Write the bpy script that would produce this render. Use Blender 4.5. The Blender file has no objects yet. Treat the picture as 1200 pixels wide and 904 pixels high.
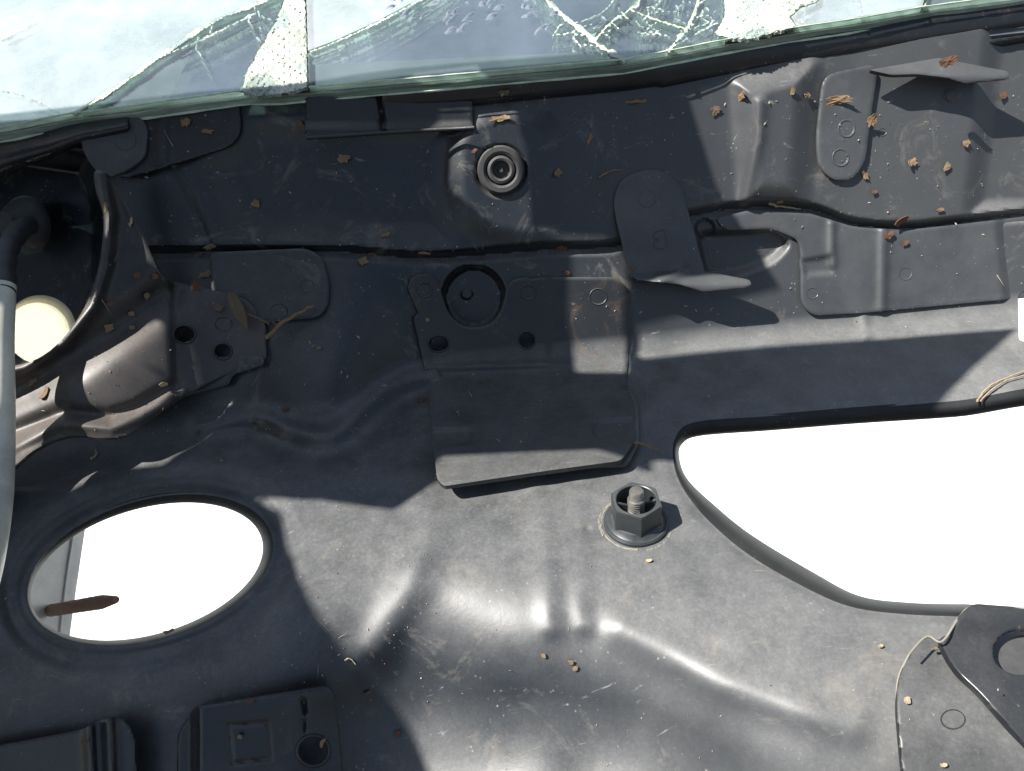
import bpy, math, random
import numpy as np
from mathutils import Vector, Matrix
random.seed(7); rng = np.random.default_rng(7)
R = math.radians
scn = bpy.context.scene
COL = scn.collection

# ------------------------------------------------------------------ camera, sky, sun
CAM_H, PITCH, ROLL, LENS = 0.235, 32.0, -6.0, 26.0
rot = Matrix.Rotation(R(90-PITCH), 3, 'X') @ Matrix.Rotation(R(ROLL), 3, 'Z')
cam = bpy.data.cameras.new('camera'); camo = bpy.data.objects.new('camera', cam); COL.objects.link(camo)
cam.lens = LENS; cam.sensor_width = 36; cam.sensor_fit = 'HORIZONTAL'; cam.clip_start = .01; cam.clip_end = 200
camo.matrix_world = Matrix.Translation((0, 0, CAM_H)) @ rot.to_4x4()
scn.camera = camo
SUN_E, SUN_AZ = 52.0, -19.0      # elevation; degrees behind the pure left direction
S = np.array([-math.cos(R(SUN_E))*math.cos(R(SUN_AZ)), math.cos(R(SUN_E))*math.sin(R(SUN_AZ)), math.sin(R(SUN_E))])
w = bpy.data.worlds.new('World'); scn.world = w; w.use_nodes = True
nt = w.node_tree; nt.nodes.clear()
sky = nt.nodes.new('ShaderNodeTexSky'); sky.sky_type = 'NISHITA'; sky.sun_disc = False
sky.sun_elevation = R(SUN_E); sky.sun_rotation = math.atan2(S[0], S[1])
tc = nt.nodes.new('ShaderNodeTexCoord'); no = nt.nodes.new('ShaderNodeTexNoise')
no.inputs['Scale'].default_value = 2.3; no.inputs['Detail'].default_value = 5; no.inputs['Roughness'].default_value = .55
cr = nt.nodes.new('ShaderNodeValToRGB'); cr.color_ramp.elements[0].position = .50; cr.color_ramp.elements[1].position = .66
mx = nt.nodes.new('ShaderNodeMixRGB'); mx.inputs['Color2'].default_value = (6.5, 7.6, 9.2, 1)
bg = nt.nodes.new('ShaderNodeBackground'); bg.inputs['Strength'].default_value = .05
wo = nt.nodes.new('ShaderNodeOutputWorld')
L = nt.links.new
L(tc.outputs['Generated'], no.inputs['Vector']); L(no.outputs['Fac'], cr.inputs['Fac']); L(cr.outputs['Color'], mx.inputs['Fac'])
L(sky.outputs['Color'], mx.inputs['Color1']); L(mx.outputs['Color'], bg.inputs['Color']); L(bg.outputs['Background'], wo.inputs['Surface'])
sd = bpy.data.lights.new('sun', 'SUN'); sd.energy = 5.0; sd.angle = R(.5); sd.color = (1, .965, .91)
so = bpy.data.objects.new('sun', sd); COL.objects.link(so)
so.rotation_euler = Vector(-S).to_track_quat('-Z', 'Y').to_euler()
scn.view_settings.view_transform = 'Standard'; scn.view_settings.look = 'None'
scn.view_settings.gamma = 1; scn.view_settings.exposure = .9
scn.render.engine = 'CYCLES'

# ------------------------------------------------------------------ materials
def mat(name, base, rough=.5, dust=None, dust_amt=0., up_dust=0., speck=0., bump=.15, scale=60., metal=0., coat=0., spec=.5,
        stain=None, stain_amt=0., trans=0., scratch=0., xveil=False):
    m = bpy.data.materials.new(name); m.use_nodes = True; n = m.node_tree; n.nodes.clear(); K = n.links.new
    out = n.nodes.new('ShaderNodeOutputMaterial'); p = n.nodes.new('ShaderNodeBsdfPrincipled'); K(p.outputs[0], out.inputs[0])
    geo = n.nodes.new('ShaderNodeNewGeometry'); pos = geo.outputs['Position']
    def noise(s, d=6, r=.6, vec=None, dist=0.):
        t = n.nodes.new('ShaderNodeTexNoise'); t.inputs['Scale'].default_value = s; t.inputs['Detail'].default_value = d
        t.inputs['Roughness'].default_value = r; t.inputs['Distortion'].default_value = dist
        K(vec if vec else pos, t.inputs['Vector']); return t.outputs['Fac']
    def ramp(f, a, b, lo=0., hi=1.):
        t = n.nodes.new('ShaderNodeMapRange'); t.inputs[1].default_value = a; t.inputs[2].default_value = b
        t.inputs[3].default_value = lo; t.inputs[4].default_value = hi; K(f, t.inputs[0]); return t.outputs[0]
    def mth(op, a, b):
        t = n.nodes.new('ShaderNodeMath'); t.operation = op
        for i, v in enumerate((a, b)):
            if isinstance(v, (int, float)): t.inputs[i].default_value = v
            else: K(v, t.inputs[i])
        return t.outputs[0]
    def mix(f, a, b):
        t = n.nodes.new('ShaderNodeMixRGB')
        if isinstance(f, float): t.inputs[0].default_value = f
        else: K(f, t.inputs[0])
        for i, v in ((1, a), (2, b)):
            if isinstance(v, tuple): t.inputs[i].default_value = (*v, 1)
            else: K(v, t.inputs[i])
        return t.outputs[0]
    col = mix(ramp(noise(scale), .3, .7), tuple(c*.8 for c in base), tuple(min(1, c*1.2) for c in base))
    rg = ramp(noise(scale*.5), .3, .7, max(.02, rough-.07), min(1, rough+.07))
    if dust:
        a = mth('MULTIPLY', ramp(noise(14, 8, .7, dist=.6), .32, .72), dust_amt)
        if xveil:      # lighter to the right: a glare veil put into the dust colour
            s0 = n.nodes.new('ShaderNodeSeparateXYZ'); K(pos, s0.inputs[0]); a = mth('MULTIPLY', a, ramp(s0.outputs['X'], -.02, .22, .5, 2.8))
        if xveil: a = mth('ADD', a, ramp(s0.outputs['X'], -.02, .24, 0, .20))
        if up_dust:
            sx = n.nodes.new('ShaderNodeSeparateXYZ'); K(geo.outputs['Normal'], sx.inputs[0])
            u = mth('MULTIPLY', ramp(sx.outputs['Z'], .45, .98), up_dust)
            u = mth('MULTIPLY', u, ramp(noise(38, 12, .8), .33, .68, .5, 1.25))
            a = mth('ADD', a, u)
        g = mth('MULTIPLY', ramp(noise(650, 3, .8), .45, .72), .38)      # fine grain
        a = mth('ADD', a, mth('MULTIPLY', g, mth('MULTIPLY', u, 1.) if up_dust else dust_amt*.5))
        col = mix(a, col, dust)
        rg = mth('ADD', rg, mth('MULTIPLY', a, .28))
    if stain:
        s = mth('MULTIPLY', ramp(noise(26, 6, .75, dist=1.5), .56, .74), stain_amt)
        col = mix(s, col, stain)
    if scratch:
        mp = n.nodes.new('ShaderNodeMapping'); mp.inputs['Scale'].default_value = (60, 500, 60); mp.inputs['Rotation'].default_value = (.2, .1, .5)
        K(pos, mp.inputs[0]); s = mth('MULTIPLY', ramp(noise(1, 4, .7, mp.outputs[0]), .66, .74), scratch)
        col = mix(s, col, (.35, .35, .34))
    if speck:
        v = n.nodes.new('ShaderNodeTexVoronoi'); v.inputs['Scale'].default_value = 330; v.inputs['Randomness'].default_value = 1; K(pos, v.inputs['Vector'])
        s = mth('MULTIPLY', ramp(v.outputs['Distance'], .07, .2, 1, 0), ramp(noise(60, 4), .54, .66))
        col = mix(mth('MULTIPLY', s, speck), col, (.42, .40, .36))
    K(col, p.inputs['Base Color']); K(rg, p.inputs['Roughness'])
    p.inputs['Metallic'].default_value = metal; p.inputs['Specular IOR Level'].default_value = spec
    p.inputs['Transmission Weight'].default_value = trans
    if coat: p.inputs['Coat Weight'].default_value = coat; p.inputs['Coat Roughness'].default_value = .3
    if bump:
        b = n.nodes.new('ShaderNodeBump'); b.inputs['Strength'].default_value = bump; b.inputs['Distance'].default_value = .0004
        K(mth('ADD', noise(300, 4, .7), mth('MULTIPLY', noise(60, 3), 2.)), b.inputs['Height']); K(b.outputs[0], p.inputs['Normal'])
    return m
DUST = (.262, .262, .255)
M = dict(
    panel=mat('black_body_paint', (.006, .009, .014), .35, DUST, .02, .42, .5, .16, spec=.6, stain=(.28, .25, .21), stain_amt=.42, scratch=.45, xveil=True),
    plate=mat('black_bracket_paint', (.012, .013, .015), .32, DUST, .04, .34, .4, .16, scratch=.3),
    veil_grey=mat('veil_grey_bracket_paint', (.05, .053, .058), .40, DUST, .14, .10, .3, .16),  # base and dust lifted to hold the right-hand glare veil
    brown=mat('dusty_arm_paint', (.016, .016, .017), .40, (.32, .27, .235), .20, .24, .4, .2),
    rail=mat('black_rail_paint', (.012, .014, .017), .28, DUST, .02, .12, .4, .25, stain=(.2, .13, .08), stain_amt=.3),
    rubber=mat('black_rubber', (.02, .02, .02), .6, DUST, .2, .25, .3, .3),
    nutp=mat('grey_black_plastic', (.020, .025, .028), .36, DUST, .10, .14, 0, .1, scale=300),
    steel=mat('worn_stud_steel', (.34, .32, .30), .38, (.14, .12, .10), .6, 0, 0, .3, scale=300, metal=.7),
    rust=mat('rusty_steel', (.26, .14, .09), .8, (.26, .24, .21), .7, 0, 0, 1.2, scale=250),
    tube=mat('milky_plastic_tube', (.78, .76, .66), .35, (.45, .38, .28), .25, 0, 0, .1, trans=.15),
    cream=mat('cream_plastic', (.80, .74, .52), .5, (.35, .27, .15), .25, 0, 0, .1),
    white=mat('white_paint', (.7, .7, .7), .4, (.6, .6, .58), .2, 0, 0, .05),
    concrete=mat('pale_concrete', (.80, .82, .80), .8, (.70, .74, .70), .5, 0, 0, .2, scale=3),
    glint=mat('glass_edge_highlight', (.62, .72, .58), .25, (.3, .36, .25), .6, 0, 0, .6, scale=250, spec=.8),
    bounce_cut_ground=mat('dark_bounce_cut_ground', (.05, .05, .05), .9, (.12, .12, .12), .3, 0, 0, .8, scale=30),
    lip=mat('black_opening_lip', (.010, .011, .012), .55, DUST, .05, .06, .3, .15, spec=.3),
    dust_and_glint=mat('settled_dust_and_edge_glint', (.26, .24, .20), .9),  # real dust round the nut, painted highlight on the bracket edges
    flap=mat('stained_bracket_paint', (.012, .013, .015), .34, DUST, .04, .34, .4, .16, stain=(.17, .11, .065), stain_amt=.4, scratch=.4),
    dash=mat('grey_dashboard', (.05, .06, .075), .6, (.3, .3, .3), .25, .1, .4, .2),
    strip=mat('pale_trim', (.75, .76, .75), .6, (.4, .4, .4), .3, 0, .2, .2),
    crush=mat('crushed_glass', (.62, .67, .58), .25, (.25, .30, .26), .75, 0, 0, 1.5, scale=400, spec=.8),
    tan=mat('tan_bark', (.22, .155, .095), .85, (.20, .12, .06), .7, 0, 0, .8, scale=500),
    pale=mat('pale_straw', (.42, .35, .23), .8, (.3, .22, .13), .6, 0, 0, .6, scale=500),
    russet=mat('russet_bark', (.13, .07, .042), .85, (.12, .05, .03), .7, 0, 0, .8, scale=500),
    dark=mat('dark_leaf', (.10, .075, .05), .8, (.2, .15, .1), .6, 0, 0, .8, scale=500),
    grit=mat('pale_grit', (.42, .38, .32), .9, (.25, .18, .11), .8, 0, 0, .3, scale=200),
)
def glass_mat(name, tint, dust, dcol, rough=.02):
    m = bpy.data.materials.new(name); m.use_nodes = True; n = m.node_tree; n.nodes.clear(); K = n.links.new
    out = n.nodes.new('ShaderNodeOutputMaterial'); tr = n.nodes.new('ShaderNodeBsdfTransparent'); tr.inputs[0].default_value = (*tint, 1)
    gl = n.nodes.new('ShaderNodeBsdfGlossy'); gl.inputs['Roughness'].default_value = rough
    fr = n.nodes.new('ShaderNodeFresnel'); fr.inputs[0].default_value = 1.52
    m1 = n.nodes.new('ShaderNodeMixShader'); K(fr.outputs[0], m1.inputs[0]); K(tr.outputs[0], m1.inputs[1]); K(gl.outputs[0], m1.inputs[2])
    df = n.nodes.new('ShaderNodeBsdfDiffuse'); df.inputs[0].default_value = (*dcol, 1)
    g = n.nodes.new('ShaderNodeNewGeometry'); t = n.nodes.new('ShaderNodeTexNoise'); t.inputs['Scale'].default_value = 12; t.inputs['Detail'].default_value = 9
    t.inputs['Roughness'].default_value = .72; t.inputs['Distortion'].default_value = .15; K(g.outputs['Position'], t.inputs['Vector'])
    mr = n.nodes.new('ShaderNodeMapRange'); mr.inputs[1].default_value = .38; mr.inputs[2].default_value = .72
    mr.inputs[3].default_value = dust*.65; mr.inputs[4].default_value = min(1, dust*1.5); K(t.outputs['Fac'], mr.inputs[0])
    if 'edge' in name:
        mp = n.nodes.new('ShaderNodeMapping'); mp.inputs['Scale'].default_value = (22, 300, 420); K(g.outputs['Position'], mp.inputs[0])
        t2 = n.nodes.new('ShaderNodeTexNoise'); t2.inputs['Scale'].default_value = 1; t2.inputs['Detail'].default_value = 6; K(mp.outputs[0], t2.inputs['Vector'])
        r2 = n.nodes.new('ShaderNodeValToRGB'); r2.color_ramp.elements[0].position = .35; r2.color_ramp.elements[1].position = .68
        r2.color_ramp.elements[0].color = (*[c*.7 for c in dcol], 1); r2.color_ramp.elements[1].color = (*[min(1, c*1.6+.1) for c in dcol], 1)
        K(t2.outputs['Fac'], r2.inputs[0]); K(r2.outputs[0], df.inputs[0])
    last = df.outputs[0]
    if 'edge' in name:      # light that entered the pane leaves through its ground edge
        tl_ = n.nodes.new('ShaderNodeBsdfTranslucent'); K(r2.outputs[0], tl_.inputs[0]); m4 = n.nodes.new('ShaderNodeMixShader'); m4.inputs[0].default_value = .6
        K(last, m4.inputs[1]); K(tl_.outputs[0], m4.inputs[2]); last = m4.outputs[0]
    m2 = n.nodes.new('ShaderNodeMixShader'); K(mr.outputs[0], m2.inputs[0]); K(m1.outputs[0], m2.inputs[1]); K(last, m2.inputs[2])
    K(m2.outputs[0], out.inputs[0]); return m
M['glass'] = glass_mat('dusty_windscreen_glass', (.78, .87, .90), .11, (.50, .58, .70))
M['glass_cloud_sheen'] = glass_mat('cloud_sheen_windscreen_glass', (.80, .90, .88), .34, (.72, .77, .82))  # extra pale diffuse paints in the mirrored clouds, besides dust
M['glass_edge'] = glass_mat('green_glass_edge', (.45, .68, .52), .8, (.50, .72, .52), .12)
M['glass_edge_pale'] = glass_mat('pale_green_glass_edge', (.6, .75, .55), .75, (.80, .84, .62), .2)
M['interlayer'] = glass_mat('clear_interlayer', (.85, .9, .85), .1, (.7, .75, .68), .2)
M['drop'] = glass_mat('water_drop', (.93, .96, .98), .16, (.7, .75, .8), .0)

def crush_mat():
    m = bpy.data.materials.new('crushed_glass'); m.use_nodes = True; n = m.node_tree; p = n.nodes['Principled BSDF']; K = n.links.new; out = n.nodes['Material Output']
    g = n.nodes.new('ShaderNodeNewGeometry'); nz = n.nodes.new('ShaderNodeTexNoise'); nz.inputs['Scale'].default_value = 60; nz.inputs['Detail'].default_value = 8; nz.inputs['Roughness'].default_value = .7
    ad = n.nodes.new('ShaderNodeMixRGB'); ad.inputs[0].default_value = .04; K(g.outputs['Position'], nz.inputs['Vector']); K(g.outputs['Position'], ad.inputs[1]); K(nz.outputs['Color'], ad.inputs[2])
    v = n.nodes.new('ShaderNodeTexVoronoi'); v.inputs['Scale'].default_value = 48; K(ad.outputs[0], v.inputs['Vector'])
    cr = n.nodes.new('ShaderNodeValToRGB'); e = cr.color_ramp.elements; e[0].position = .05; e[0].color = (.34, .44, .42, 1); e[1].position = .35; e[1].color = (.74, .78, .68, 1)
    sp = n.nodes.new('ShaderNodeSeparateColor'); K(v.outputs['Color'], sp.inputs[0]); mm = n.nodes.new('ShaderNodeMath'); mm.operation = 'MULTIPLY'
    K(sp.outputs[0], mm.inputs[0]); K(nz.outputs['Fac'], mm.inputs[1]); m3 = n.nodes.new('ShaderNodeMath'); m3.operation = 'MULTIPLY'; m3.inputs[1].default_value = 1.6; K(mm.outputs[0], m3.inputs[0])
    K(m3.outputs[0], cr.inputs[0]); K(cr.outputs[0], p.inputs['Base Color']); p.inputs['Roughness'].default_value = .15
    b = n.nodes.new('ShaderNodeBump'); b.inputs['Strength'].default_value = 1; b.inputs['Distance'].default_value = .002; K(v.outputs['Distance'], b.inputs['Height']); K(b.outputs[0], p.inputs['Normal'])
    tr = n.nodes.new('ShaderNodeBsdfTransparent'); tr.inputs[0].default_value = (.8, .9, .85, 1); mx_ = n.nodes.new('ShaderNodeMixShader')
    r_ = n.nodes.new('ShaderNodeMapRange'); r_.inputs[1].default_value = .45; r_.inputs[2].default_value = .6; r_.inputs[3].default_value = 0; r_.inputs[4].default_value = .35
    n2 = n.nodes.new('ShaderNodeTexNoise'); n2.inputs['Scale'].default_value = 40; n2.inputs['Detail'].default_value = 4; K(g.outputs['Position'], n2.inputs['Vector']); K(n2.outputs['Fac'], r_.inputs[0])
    K(r_.outputs[0], mx_.inputs[0]); K(p.outputs[0], mx_.inputs[1]); K(tr.outputs[0], mx_.inputs[2]); K(mx_.outputs[0], out.inputs[0]); return m
M['crush'] = crush_mat()

m = bpy.data.materials.new('backlit_cream_film'); m.use_nodes = True; n_ = m.node_tree; n_.nodes.clear()
o_ = n_.nodes.new('ShaderNodeOutputMaterial'); a_ = n_.nodes.new('ShaderNodeBsdfTranslucent'); a_.inputs[0].default_value = (.95, .92, .80, 1)
b_ = n_.nodes.new('ShaderNodeBsdfTransparent'); b_.inputs[0].default_value = (.97, .95, .84, 1); x_ = n_.nodes.new('ShaderNodeMixShader'); x_.inputs[0].default_value = .5
n_.links.new(a_.outputs[0], x_.inputs[1]); n_.links.new(b_.outputs[0], x_.inputs[2]); n_.links.new(x_.outputs[0], o_.inputs[0]); M['film'] = m

# ------------------------------------------------------------------ geometry core (numpy)
RM = np.array(rot); C0 = np.array([0, 0, CAM_H]); F = LENS/36*1200
def ray(px, py):
    px = np.asarray(px, float); py = np.asarray(py, float)
    d = np.stack([(px-600)/F, -(py-452)/F, -np.ones_like(px)], -1)
    return d @ RM.T
def table(pts, sig=14):
    xs = np.arange(-700, 1900); ys = np.interp(xs, *zip(*pts))
    k = np.exp(-.5*(np.arange(-3*sig, 3*sig+1)/sig)**2); k /= k.sum()
    ys = np.convolve(np.pad(ys, 3*sig, mode='edge'), k, 'valid')
    return lambda x: np.interp(x, xs, ys)
def smoothstep(x): x = np.clip(x, 0, 1); return x*x*(3-2*x)
def smin(a, b, k): h = np.clip(.5+.5*(b-a)/k, 0, 1); return b*(1-h)+a*h - k*h*(1-h)
def smax(a, b, k): return -smin(-a, -b, k)
def polysd(px, py, poly):
    P = np.asarray(poly, float); d2 = np.full(px.shape, 1e18); inside = np.zeros(px.shape, bool)
    for i in range(len(P)):
        a, b = P[i], P[(i+1) % len(P)]; e = b-a; l = (e**2).sum()
        if l < 1e-18: continue
        wx, wy = px-a[0], py-a[1]; t = np.clip((wx*e[0]+wy*e[1])/l, 0, 1)
        d2 = np.minimum(d2, (wx-t*e[0])**2+(wy-t*e[1])**2)
        c = ((a[1] > py) != (b[1] > py)); 
        if abs(e[1]) > 1e-15: inside ^= c & (px < e[0]*(py-a[1])/e[1]+a[0])
    d = np.sqrt(d2); return np.where(inside, -d, d)
def lined(px, py, line):
    P = np.asarray(line, float); d2 = np.full(px.shape, 1e18)
    for a, b in zip(P[:-1], P[1:]):
        e = b-a; l = (e**2).sum()+1e-12; wx, wy = px-a[0], py-a[1]; t = np.clip((wx*e[0]+wy*e[1])/l, 0, 1)
        d2 = np.minimum(d2, (wx-t*e[0])**2+(wy-t*e[1])**2)
    return np.sqrt(d2)
def ell(px, py, cx, cy, a, b, th=0):       # approximate signed distance of a rotated ellipse, px
    c, s = math.cos(R(th)), math.sin(R(th)); x = (px-cx)*c+(py-cy)*s; y = -(px-cx)*s+(py-cy)*c
    q = np.sqrt((x/a)**2+(y/b)**2)+1e-9; g = np.sqrt((x/a**2)**2+(y/b**2)**2)/q+1e-9
    return (q-1)/g
def crom(pts, n=10, closed=True):
    P = np.asarray(pts, float); N = len(P); out = []
    for i in range(N if closed else N-1):
        if closed: p0, p1, p2, p3 = P[(i-1) % N], P[i], P[(i+1) % N], P[(i+2) % N]
        else: p0, p1, p2, p3 = P[max(i-1, 0)], P[i], P[i+1], P[min(i+2, N-1)]
        for k in range(n):
            t = k/n; out.append(.5*((2*p1)+(-p0+p2)*t+(2*p0-5*p1+4*p2-p3)*t*t+(-p0+3*p1-3*p2+p3)*t**3))
    if not closed: out.append(P[-1])
    return np.array(out)
def rnd(poly, r=6, n=4):                   # round the corners of a polygon
    P = np.asarray(poly, float); out = []
    for i in range(len(P)):
        p, a, b = P[i], P[i-1], P[(i+1) % len(P)]
        la, lb = np.linalg.norm(a-p), np.linalg.norm(b-p); q = min(r, la*.45, lb*.45)
        s, e = p+(a-p)/la*q, p+(b-p)/lb*q
        for k in range(n+1):
            t = k/n; out.append((1-t)**2*s+2*t*(1-t)*p+t*t*e)
    return np.array(out)

# ---- large form of the bulkhead: wall, shelf, falling front, second shelf
SY = .07
Jt = table([(-300, 560), (0, 520), (150, 512), (230, 499), (280, 492), (345, 500), (385, 500), (420, 482), (455, 455), (500, 437), (740, 415), (1020, 386), (1200, 365), (1500, 334)], 24)
Jline = lambda x: 435-.105*(x-500)
Rt = table([(-300, 850), (0, 800), (200, 780), (330, 752), (370, 734), (400, 716), (440, 696), (485, 684), (540, 694), (600, 708), (645, 716), (680, 714), (760, 738), (860, 792), (950, 842), (1060, 872), (1200, 890), (1500, 900)], 18)
R2t = table([(-300, 1000), (300, 930), (450, 893), (640, 893), (760, 915), (900, 1010), (1500, 1120)], 20)
def t_shelf(d): return (CAM_H+.3*SY)/(SY*d[..., 1]-d[..., 2])
def shelf_pt(px, py): d = ray(px, py); return d*t_shelf(d)[..., None]+C0
LEAN = .40
def T0(px, py):
    px = np.asarray(px, float); py = np.asarray(py, float)
    d = ray(px, py); ts = t_shelf(d)
    j, jl = Jt(px), Jline(px); wgt = smoothstep((py-230)/(j-230+1e-6))
    ys = shelf_pt(px, jl)[..., 1]; yj = shelf_pt(px, j)[..., 1]; yw = ys+(yj-ys)*(.15+.85*wgt)
    tw = (yw+LEAN*(CAM_H))/(d[..., 1]-LEAN*d[..., 2])
    rp = shelf_pt(px, Rt(px)); g = 1.6
    tf = (CAM_H-rp[..., 2]+g*rp[..., 1])/(g*d[..., 1]-d[..., 2])
    d2 = ray(px, R2t(px)); tf2 = (CAM_H-rp[..., 2]+g*rp[..., 1])/(g*d2[..., 1]-d2[..., 2]); z2 = CAM_H+tf2*d2[..., 2]; y2 = tf2*d2[..., 1]
    tl = (CAM_H-z2+.25*y2)/(.25*d[..., 1]-d[..., 2])
    t = smax(ts, tf, .030)
    w2 = smoothstep((py-Rt(px)-15)/60); t = t+w2*(smin(t, tl, .02)-t)
    return smin(t, tw, .020)
def pad(px, py, poly, h, wd): return h*smoothstep(.5-polysd(px, py, poly)/(2*wd))
def bead(px, py, line, h, wd): return h*np.exp(-(lined(px, py, line)/wd)**2)
SEAM = crom([(-100, 300), (200, 292), (390, 291), (500, 298), (640, 288), (720, 284), (770, 262), (815, 248), (880, 238), (950, 241), (1000, 258), (1060, 263), (1120, 257), (1200, 248), (1350, 235)], 6, False)
seam_y = lambda x: np.interp(x, SEAM[:, 0], SEAM[:, 1])
ELL = (174, 668, 141, 74.5, -16.2)
SLOT_OUT = crom([(789, 540), (792, 512), (815, 495), (900, 488), (1000, 480), (1120, 470), (1260, 458), (1330, 560), (1260, 728), (1130, 723), (1060, 720), (1000, 712), (950, 692), (880, 652), (830, 610), (800, 572)], 10)
SLOT_IN = crom([(796, 536), (800, 520), (822, 511), (900, 505), (1000, 497), (1120, 489), (1250, 478), (1310, 560), (1250, 706), (1130, 708), (1060, 706), (1006, 698), (955, 672), (882, 628), (838, 593), (806, 562)], 10)
EDGE = [(-200, 180), (0, 149), (80, 133), (140, 126), (282, 106), (320, 106), (360, 102), (500, 90), (600, 81), (700, 72), (735, 69), (800, 56), (850, 46), (930, 32), (1000, 22), (1080, 8), (1200, -8), (1400, -34)]
edge_y = lambda x: np.interp(x, *zip(*EDGE))
def E(px, py):          # pressed relief of the bulkhead, metres towards the viewer
    h = np.zeros(np.shape(px))
    sy = seam_y(px)
    lf_ = smoothstep((px-105)/30); h += lf_*(.006*smoothstep((sy-py)/10+.5) - .0025*np.exp(-((py-sy-5)/5)**2))
    h += pad(px, py, rnd([(536, 160), (560, 135), (625, 130), (646, 150), (650, 288), (610, 288), (548, 268), (530, 220)], 20), .0032, 16)
    h += -.002*smoothstep(.5-ell(px, py, 587, 200, 30, 31)/4)
    h += pad(px, py, [(868, 100), (950, 80), (936, 232), (878, 232)], .008, 20)
    h += pad(px, py, [(1165, 30), (1400, 0), (1400, 246), (1140, 246)], -.007, 16)
    h += bead(px, py, [(893, 120), (890, 160), (872, 236)], .0018, 7)
    h += -.012*smoothstep(.5-ell(px, py, 555, 349, 35, 36)/8)
    h += pad(px, py, rnd([(816, 276), (845, 272), (905, 271), (925, 284), (905, 306), (860, 322), (828, 324)], 12), -.007, 6)
    for hx_, hy_ in ((514, 403), (617.5, 399)): h += -.012*smoothstep(.5-ell(px, py, hx_, hy_-1, 14, 12)/3)
    h += -.004*smoothstep(.5-ell(px, py, 826, 268, 11, 11)/4)
    h += pad(px, py, [(-200, 150), (100, 190), (122, 240), (118, 330), (100, 380), (60, 430), (-200, 460)], -.035, 14)
    e1 = ell(px, py, *ELL)                                    # dished ring round the oval hole
    h += -.0045*smoothstep(.5-(e1-34)/24) + .0022*np.exp(-((e1-9)/7)**2)+ .0008*np.exp(-((e1-24)/3.)**2)
    h += bead(px, py, [(628, 575), (640, 640), (645, 722), (646, 734)], .0013, 15)
    h += bead(px, py, [(676, 575), (680, 640), (680, 712), (684, 730)], .0013, 15)
    h += bead(px, py, [(500, 560), (500, 620), (478, 690), (440, 760)], .0035, 24)
    h += bead(px, py, [(730, 735), (850, 800), (1000, 850)], .002, 24)
    h += -.0016*np.exp(-(polysd(px, py, SLOT_OUT)/7)**2)
    h += bead(px, py, [(205, 195), (230, 250), (245, 285)], -.0012, 3)
    h += pad(px, py, [(300, 150), (520, 150), (525, 280), (310, 285), (250, 200)], -.004, 26)
    h += bead(px, py, [(735, 420), (900, 404), (1020, 392), (1200, 372)], .0015, 6)
    h += bead(px, py, [(1012, 366), (1016, 396)], .0012, 6)
    h += bead(px, py, crom([(236, 500), (300, 488), (345, 505), (390, 508), (425, 480), (460, 452), (508, 438)], 5, False), .0055, 11)-bead(px, py, crom([(300, 512), (345, 530), (395, 532), (440, 500), (470, 474), (500, 462)], 5, False), .003, 12)
    h += -.0012*smoothstep(.5-ell(px, py, 689, 620, 5, 3)/3)
    h += .00025*(np.sin(px*.021+1)*np.sin(py*.027)+.6*np.sin(px*.047+py*.031))
    return np.where(h > 0, h*smoothstep((py-edge_y(px)-4)/34), h)
def T(px, py): return T0(px, py)-E(px, py)
def at(px, py, t): return C0+ray(px, py)*np.asarray(t)[..., None]
def pt(px, py, h=0., base=T): return at(np.float64(px), np.float64(py), base(np.float64(px), np.float64(py))-h)
def nrm(px, py, base=T, e=2.):
    a = pt(px+e, py, 0, base)-pt(px-e, py, 0, base); b = pt(px, py+e, 0, base)-pt(px, py-e, 0, base)
    n = np.cross(b, a); n /= np.linalg.norm(n); 
    return n if n @ (C0-pt(px, py)) > 0 else -n

# ------------------------------------------------------------------ objects
def tag(o, label=None, cat=None, group=None, kind=None):
    for k, v in (('label', label), ('category', cat), ('group', group), ('kind', kind)):
        if v: o[k] = v
    return o
def empty(name, loc, label, cat, group=None):
    o = bpy.data.objects.new(name, None); COL.objects.link(o); o.location = Vector(loc); o.empty_display_size = .01
    bpy.context.view_layer.update(); return tag(o, label, cat, group)
def link(name, V, Fc, m, parent=None, smooth=True, mats=None, mi=None, autosm=None):
    V = np.asarray(V, float); org = np.zeros(3)
    if parent is None: org = V.mean(0)
    else:
        p = parent
        while p: org = org+np.array(p.location); p = p.parent
    me = bpy.data.meshes.new(name); me.from_pydata((V-org).tolist(), [], Fc if isinstance(Fc, list) else Fc.tolist())
    for x in (mats or [m]): me.materials.append(M[x] if isinstance(x, str) else x)
    if mi is not None: me.polygons.foreach_set('material_index', np.asarray(mi, np.int32))
    me.polygons.foreach_set('use_smooth', np.full(len(me.polygons), smooth)); me.update()
    if smooth and autosm: me.set_sharp_from_angle(angle=R(autosm))
    o = bpy.data.objects.new(name, me); COL.objects.link(o)
    if parent: o.parent = parent
    else: o.location = Vector(org)
    return o
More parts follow.
